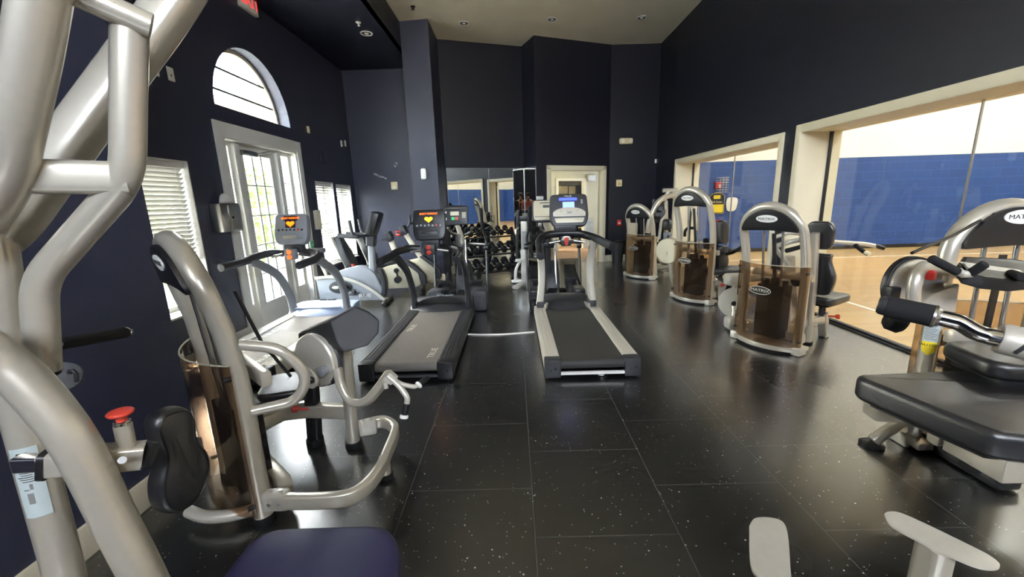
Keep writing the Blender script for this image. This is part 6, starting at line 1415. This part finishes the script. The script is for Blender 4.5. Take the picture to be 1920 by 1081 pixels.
bm = bmesh.new(); prism(bm, rpoly([V((-.11, -.17)), V((.10, -.17)), V((.15, .06)), V((.12, .17)), V((-.12, .17)), V((-.15, .05))], .08), .03, fr((0, 0, 0), (1, 0, 0), (0, 0, 1)), .006); obj('face', bm, 'white', t)
p = yc(1346, 418); t = fitting('fire_pull', 'small red pull below the rules board on the blue court wall', 'alarm', p, (0, -1), .11, .16, .05, 'red_paint'); addbox(t, 'handle', (0, -.053, 0), (.07, .008, .03), 'white')

# ------------------------------------------------------------------ things in the hall
ha = math.atan2(dCD.y, dCD.x)
us = hu(1068, 3.9)
t = thing('display_shelf', 'low white wire shelf in the hall seen through the back glass door', 'shelf', tuple(cd(us, 0, -3.9)), ha)
for k in range(3):
    bm = bmesh.new(); bx(bm, (0, 0, .12 + k * .19), (1.1, .3, .02), .004); obj('shelf_board', bm, 'white', t)
for x in (-.53, -.18, .18, .53):
    bm = bmesh.new(); bx(bm, (x, 0, .28), (.02, .28, .56), .003); obj('side_post', bm, 'dark_steel', t)
p = cd(hu(1104, HW), hp(1104, 334, HW).z, -HW + .052); t = thing('hall_sign', 'white sign box at the top corner of the hall doorway behind the glass', 'sign', tuple(p), ha); addbox(t, 'case', (0, -.05, 0), (.26, .08, .16), 'white', .01); addbox(t, 'face', (0, -.092, 0), (.22, .006, .12), 'paper', .002)
for k, (px, w_) in enumerate(((1054, .42), (1072, .26))):
    q = hp(px, 356, HF); t = thing('wall_picture', ('pale picture on the dark hall wall, left of two', 'pale picture on the dark hall wall, right of two')[k], 'picture', tuple(q), ha); addbox(t, 'frame', (0, -.022, 0), (w_, .02, .26), 'silver_light', .003); addbox(t, 'print', (0, -.034, 0), (w_ * .85, .004, .2), 'hall', 0)

# ------------------------------------------------------------------ the person taking the picture (seen only in the mirrors)
def skin_chain(joints, edges, root_i, name, m, parent):
    me = bpy.data.meshes.new(name); me.from_pydata([j[0] for j in joints], edges, []); o = bpy.data.objects.new(name, me); COL.objects.link(o)
    md = o.modifiers.new('skin', 'SKIN'); md.use_smooth_shade = True
    for i, j in enumerate(joints):
        sv = me.skin_vertices[0].data[i]; sv.radius = j[1] if isinstance(j[1], tuple) else (j[1], j[1]); sv.use_root = i == root_i
    s = o.modifiers.new('sub', 'SUBSURF'); s.levels = 2; s.render_levels = 2
    bpy.context.view_layer.update()
    m2 = bpy.data.meshes.new_from_object(o.evaluated_get(bpy.context.evaluated_depsgraph_get())); bpy.data.objects.remove(o)
    o = bpy.data.objects.new(name, m2); m2.materials.clear(); m2.materials.append(M[m]); COL.objects.link(o)
    for p in m2.polygons: p.use_smooth = True
    if parent: o.parent = parent
    return o
pr = thing('person', 'person in a pink shirt holding up a phone, reflected in the corner mirrors', 'person', (0, -.42, 0))
J = [((0, 0, .96), (.15, .11)), ((0, 0, 1.12), (.14, .10)), ((0, .0, 1.30), (.17, .11)), ((0, 0, 1.42), (.10, .09)), ((0, .01, 1.50), .055), ((0, .02, 1.58), (.07, .085)), ((0, .02, 1.68), (.07, .085)),
     ((.17, 0, 1.39), .06), ((.27, .08, 1.20), .045), ((.13, .30, 1.36), .036), ((.07, .335, 1.44), .03), ((-.17, 0, 1.39), .06), ((-.27, .08, 1.20), .045), ((-.13, .30, 1.36), .036), ((-.07, .335, 1.44), .03),
     ((.10, 0, .88), .10), ((.11, .02, .50), .068), ((.11, 0, .09), .045), ((.12, .13, .04), .035), ((-.10, 0, .88), .10), ((-.11, .02, .50), .068), ((-.11, 0, .09), .045), ((-.12, .13, .04), .035)]
E_ = [(0, 1), (1, 2), (2, 3), (3, 4), (4, 5), (5, 6), (3, 7), (7, 8), (8, 9), (9, 10), (3, 11), (11, 12), (12, 13), (13, 14), (0, 15), (15, 16), (16, 17), (17, 18), (0, 19), (19, 20), (20, 21), (21, 22)]
body = skin_chain(J, E_, 0, 'body', 'skin', pr)
def fingers(s):
    for k in range(4):
        z = 1.455 + .017 * (1.5 - k) * 1.1; skin_chain([((s * .07, .345, z), .010), ((s * .078, .375, z), .009), ((s * .06, .392, z), .0085), ((s * .042, .396, z), .008)], [(0, 1), (1, 2), (2, 3)], 0, 'finger', 'skin', body)
    skin_chain([((s * .065, .335, 1.43), .011), ((s * .05, .350, 1.42), .010), ((s * .03, .362, 1.43), .009)], [(0, 1), (1, 2)], 0, 'thumb', 'skin', body)
fingers(1); fingers(-1)
sh = skin_chain([((0, 0, .95), (.165, .125)), ((0, 0, 1.12), (.155, .115)), ((0, 0, 1.30), (.185, .125)), ((0, 0, 1.41), (.12, .10)), ((.18, 0, 1.39), .075), ((.25, .06, 1.24), .062), ((-.18, 0, 1.39), .075), ((-.25, .06, 1.24), .062)], [(0, 1), (1, 2), (2, 3), (3, 4), (4, 5), (3, 6), (6, 7)], 0, 'shirt', 'shirt', pr)
tr2 = skin_chain([((0, 0, .95), (.16, .12)), ((.10, 0, .86), .112), ((.11, .02, .50), .08), ((.11, 0, .11), .062), ((-.10, 0, .86), .112), ((-.11, .02, .50), .08), ((-.11, 0, .11), .062)], [(0, 1), (1, 2), (2, 3), (0, 4), (4, 5), (5, 6)], 0, 'trousers', 'jeans', pr)
bm = bmesh.new(); lathe(bm, [(.001, .125), (.05, .115), (.085, .07), (.094, .02), (.088, -.03), (.07, -.04), (.001, .03)], fr((0, .0, 1.66))); obj('hair', bm, 'hair', pr)
bm = bmesh.new(); bx(bm, (.0, .105, 1.615), (.02, .03, .04), .008); obj('nose', bm, 'skin', pr)
for s in (-1, 1):
    bm = bmesh.new(); bx(bm, (s * .03, .100, 1.640), (.022, .01, .010), .003); obj('eye', bm, 'ink', pr)
    bm = bmesh.new(); bx(bm, (s * .075, .02, 1.63), (.015, .03, .055), .006); obj('ear', bm, 'skin', pr)
bm = bmesh.new(); bx(bm, (0, .100, 1.575), (.045, .012, .010), .004); obj('mouth', bm, 'red', pr)
ph = bmesh.new(); bx(ph, (0, -.035, 1.455), (.155, .008, .075), .003); po_ = obj('phone', ph, 'black'); tag(po_, 'dark phone held up by the person reflected in the corner mirrors', 'phone')
bm = bmesh.new(); bx(bm, (0, -.0395, 1.455), (.145, .001, .068)); obj('screen', bm, 'charcoal', po_)
# ------------------------------------------------------------------ light and camera
w = bpy.data.worlds.new('sky'); SC.world = w; w.use_nodes = True
nt = w.node_tree; bg = nt.nodes['Background']
sk = nt.nodes.new('ShaderNodeTexSky'); sk.sky_type = 'NISHITA'; sk.sun_disc = False; sk.sun_elevation = R(42); sk.sun_rotation = R(-60); sk.air_density = 1.0; sk.dust_density = 2.5
mxw = nt.nodes.new('ShaderNodeMix'); mxw.data_type = 'RGBA'; mxw.inputs['Factor'].default_value = 0.5; mxw.inputs['B'].default_value = (5.2, 5.2, 5.0, 1)
nt.links.new(sk.outputs[0], mxw.inputs['A']); nt.links.new(mxw.outputs['Result'], bg.inputs['Color']); bg.inputs['Strength'].default_value = 10.0
sun = bpy.data.lights.new('sun', 'SUN'); sun.energy = 14; sun.angle = R(1); sun.color = (1, .93, .8)
so = bpy.data.objects.new('sun', sun); COL.objects.link(so)
so.rotation_euler = V((.80, .12, -.66)).to_track_quat('-Z', 'Y').to_euler()
def portal(c, sx, sy, rot):
    la = bpy.data.lights.new('daylight_portal', 'AREA'); la.shape = 'RECTANGLE'; la.size = sx; la.size_y = sy; la.cycles.is_portal = True
    o = bpy.data.objects.new('daylight_portal', la); COL.objects.link(o); o.location = c; o.rotation_euler = rot
into = V((1, 0, 0)).to_track_quat('-Z', 'Y').to_euler()
portal((XL - .26, (DY0 + DY1) / 2, DZ / 2), DY1 - DY0, DZ, into)
portal((XL - .26, ACY, ACZ + .38), 1.5, .76, into)
for q in (WN,) + WP: portal((XL - .26, (q[0] + q[1]) / 2, (q[2] + q[3]) / 2), q[1] - q[0], q[3] - q[2], into)
portal((.7, YR - .22, 3.57), 4.8, 1.25, V((0, 1, 0)).to_track_quat('-Z', 'Z').to_euler())  # portal of the added rear clerestory
# hall lamp behind the back door
la = bpy.data.lights.new('hall_lamp', 'AREA'); la.size = 1.0; la.energy = 26; la.color = (1, .93, .78)
lo = bpy.data.objects.new('hall_lamp', la); COL.objects.link(lo); lo.location = cd(2.0, 2.48, -1.3)
la = bpy.data.lights.new('hall_lamp', 'AREA'); la.size = .6; la.energy = 7; la.color = (1, .93, .78)
lo = bpy.data.objects.new('hall_lamp', la); COL.objects.link(lo); lo.location = cd(2.8, 2.45, -3.4)

cam = bpy.data.cameras.new('camera'); cam.sensor_fit = 'HORIZONTAL'; cam.sensor_width = 36; cam.lens = F_PX * 36 / 1920; cam.clip_start = .02
co = bpy.data.objects.new('camera', cam); COL.objects.link(co)
mw = CB.to_4x4(); mw.translation = EYE
co.matrix_world = mw; SC.camera = co
SC.view_settings.view_transform = 'Standard'; SC.view_settings.look = 'None'; SC.view_settings.gamma = 1; SC.view_settings.exposure = EXPO
SC.view_settings.use_curve_mapping = False
SC.cycles.use_denoising = True; SC.cycles.denoiser = 'OPENIMAGEDENOISE'; SC.cycles.denoising_input_passes = 'RGB_ALBEDO'; SC.cycles.denoising_prefilter = 'ACCURATE'; SC.cycles.denoising_quality = 'HIGH'
SC.cycles.max_bounces = 8; SC.cycles.transparent_max_bounces = 24; SC.cycles.sample_clamp_indirect = 6
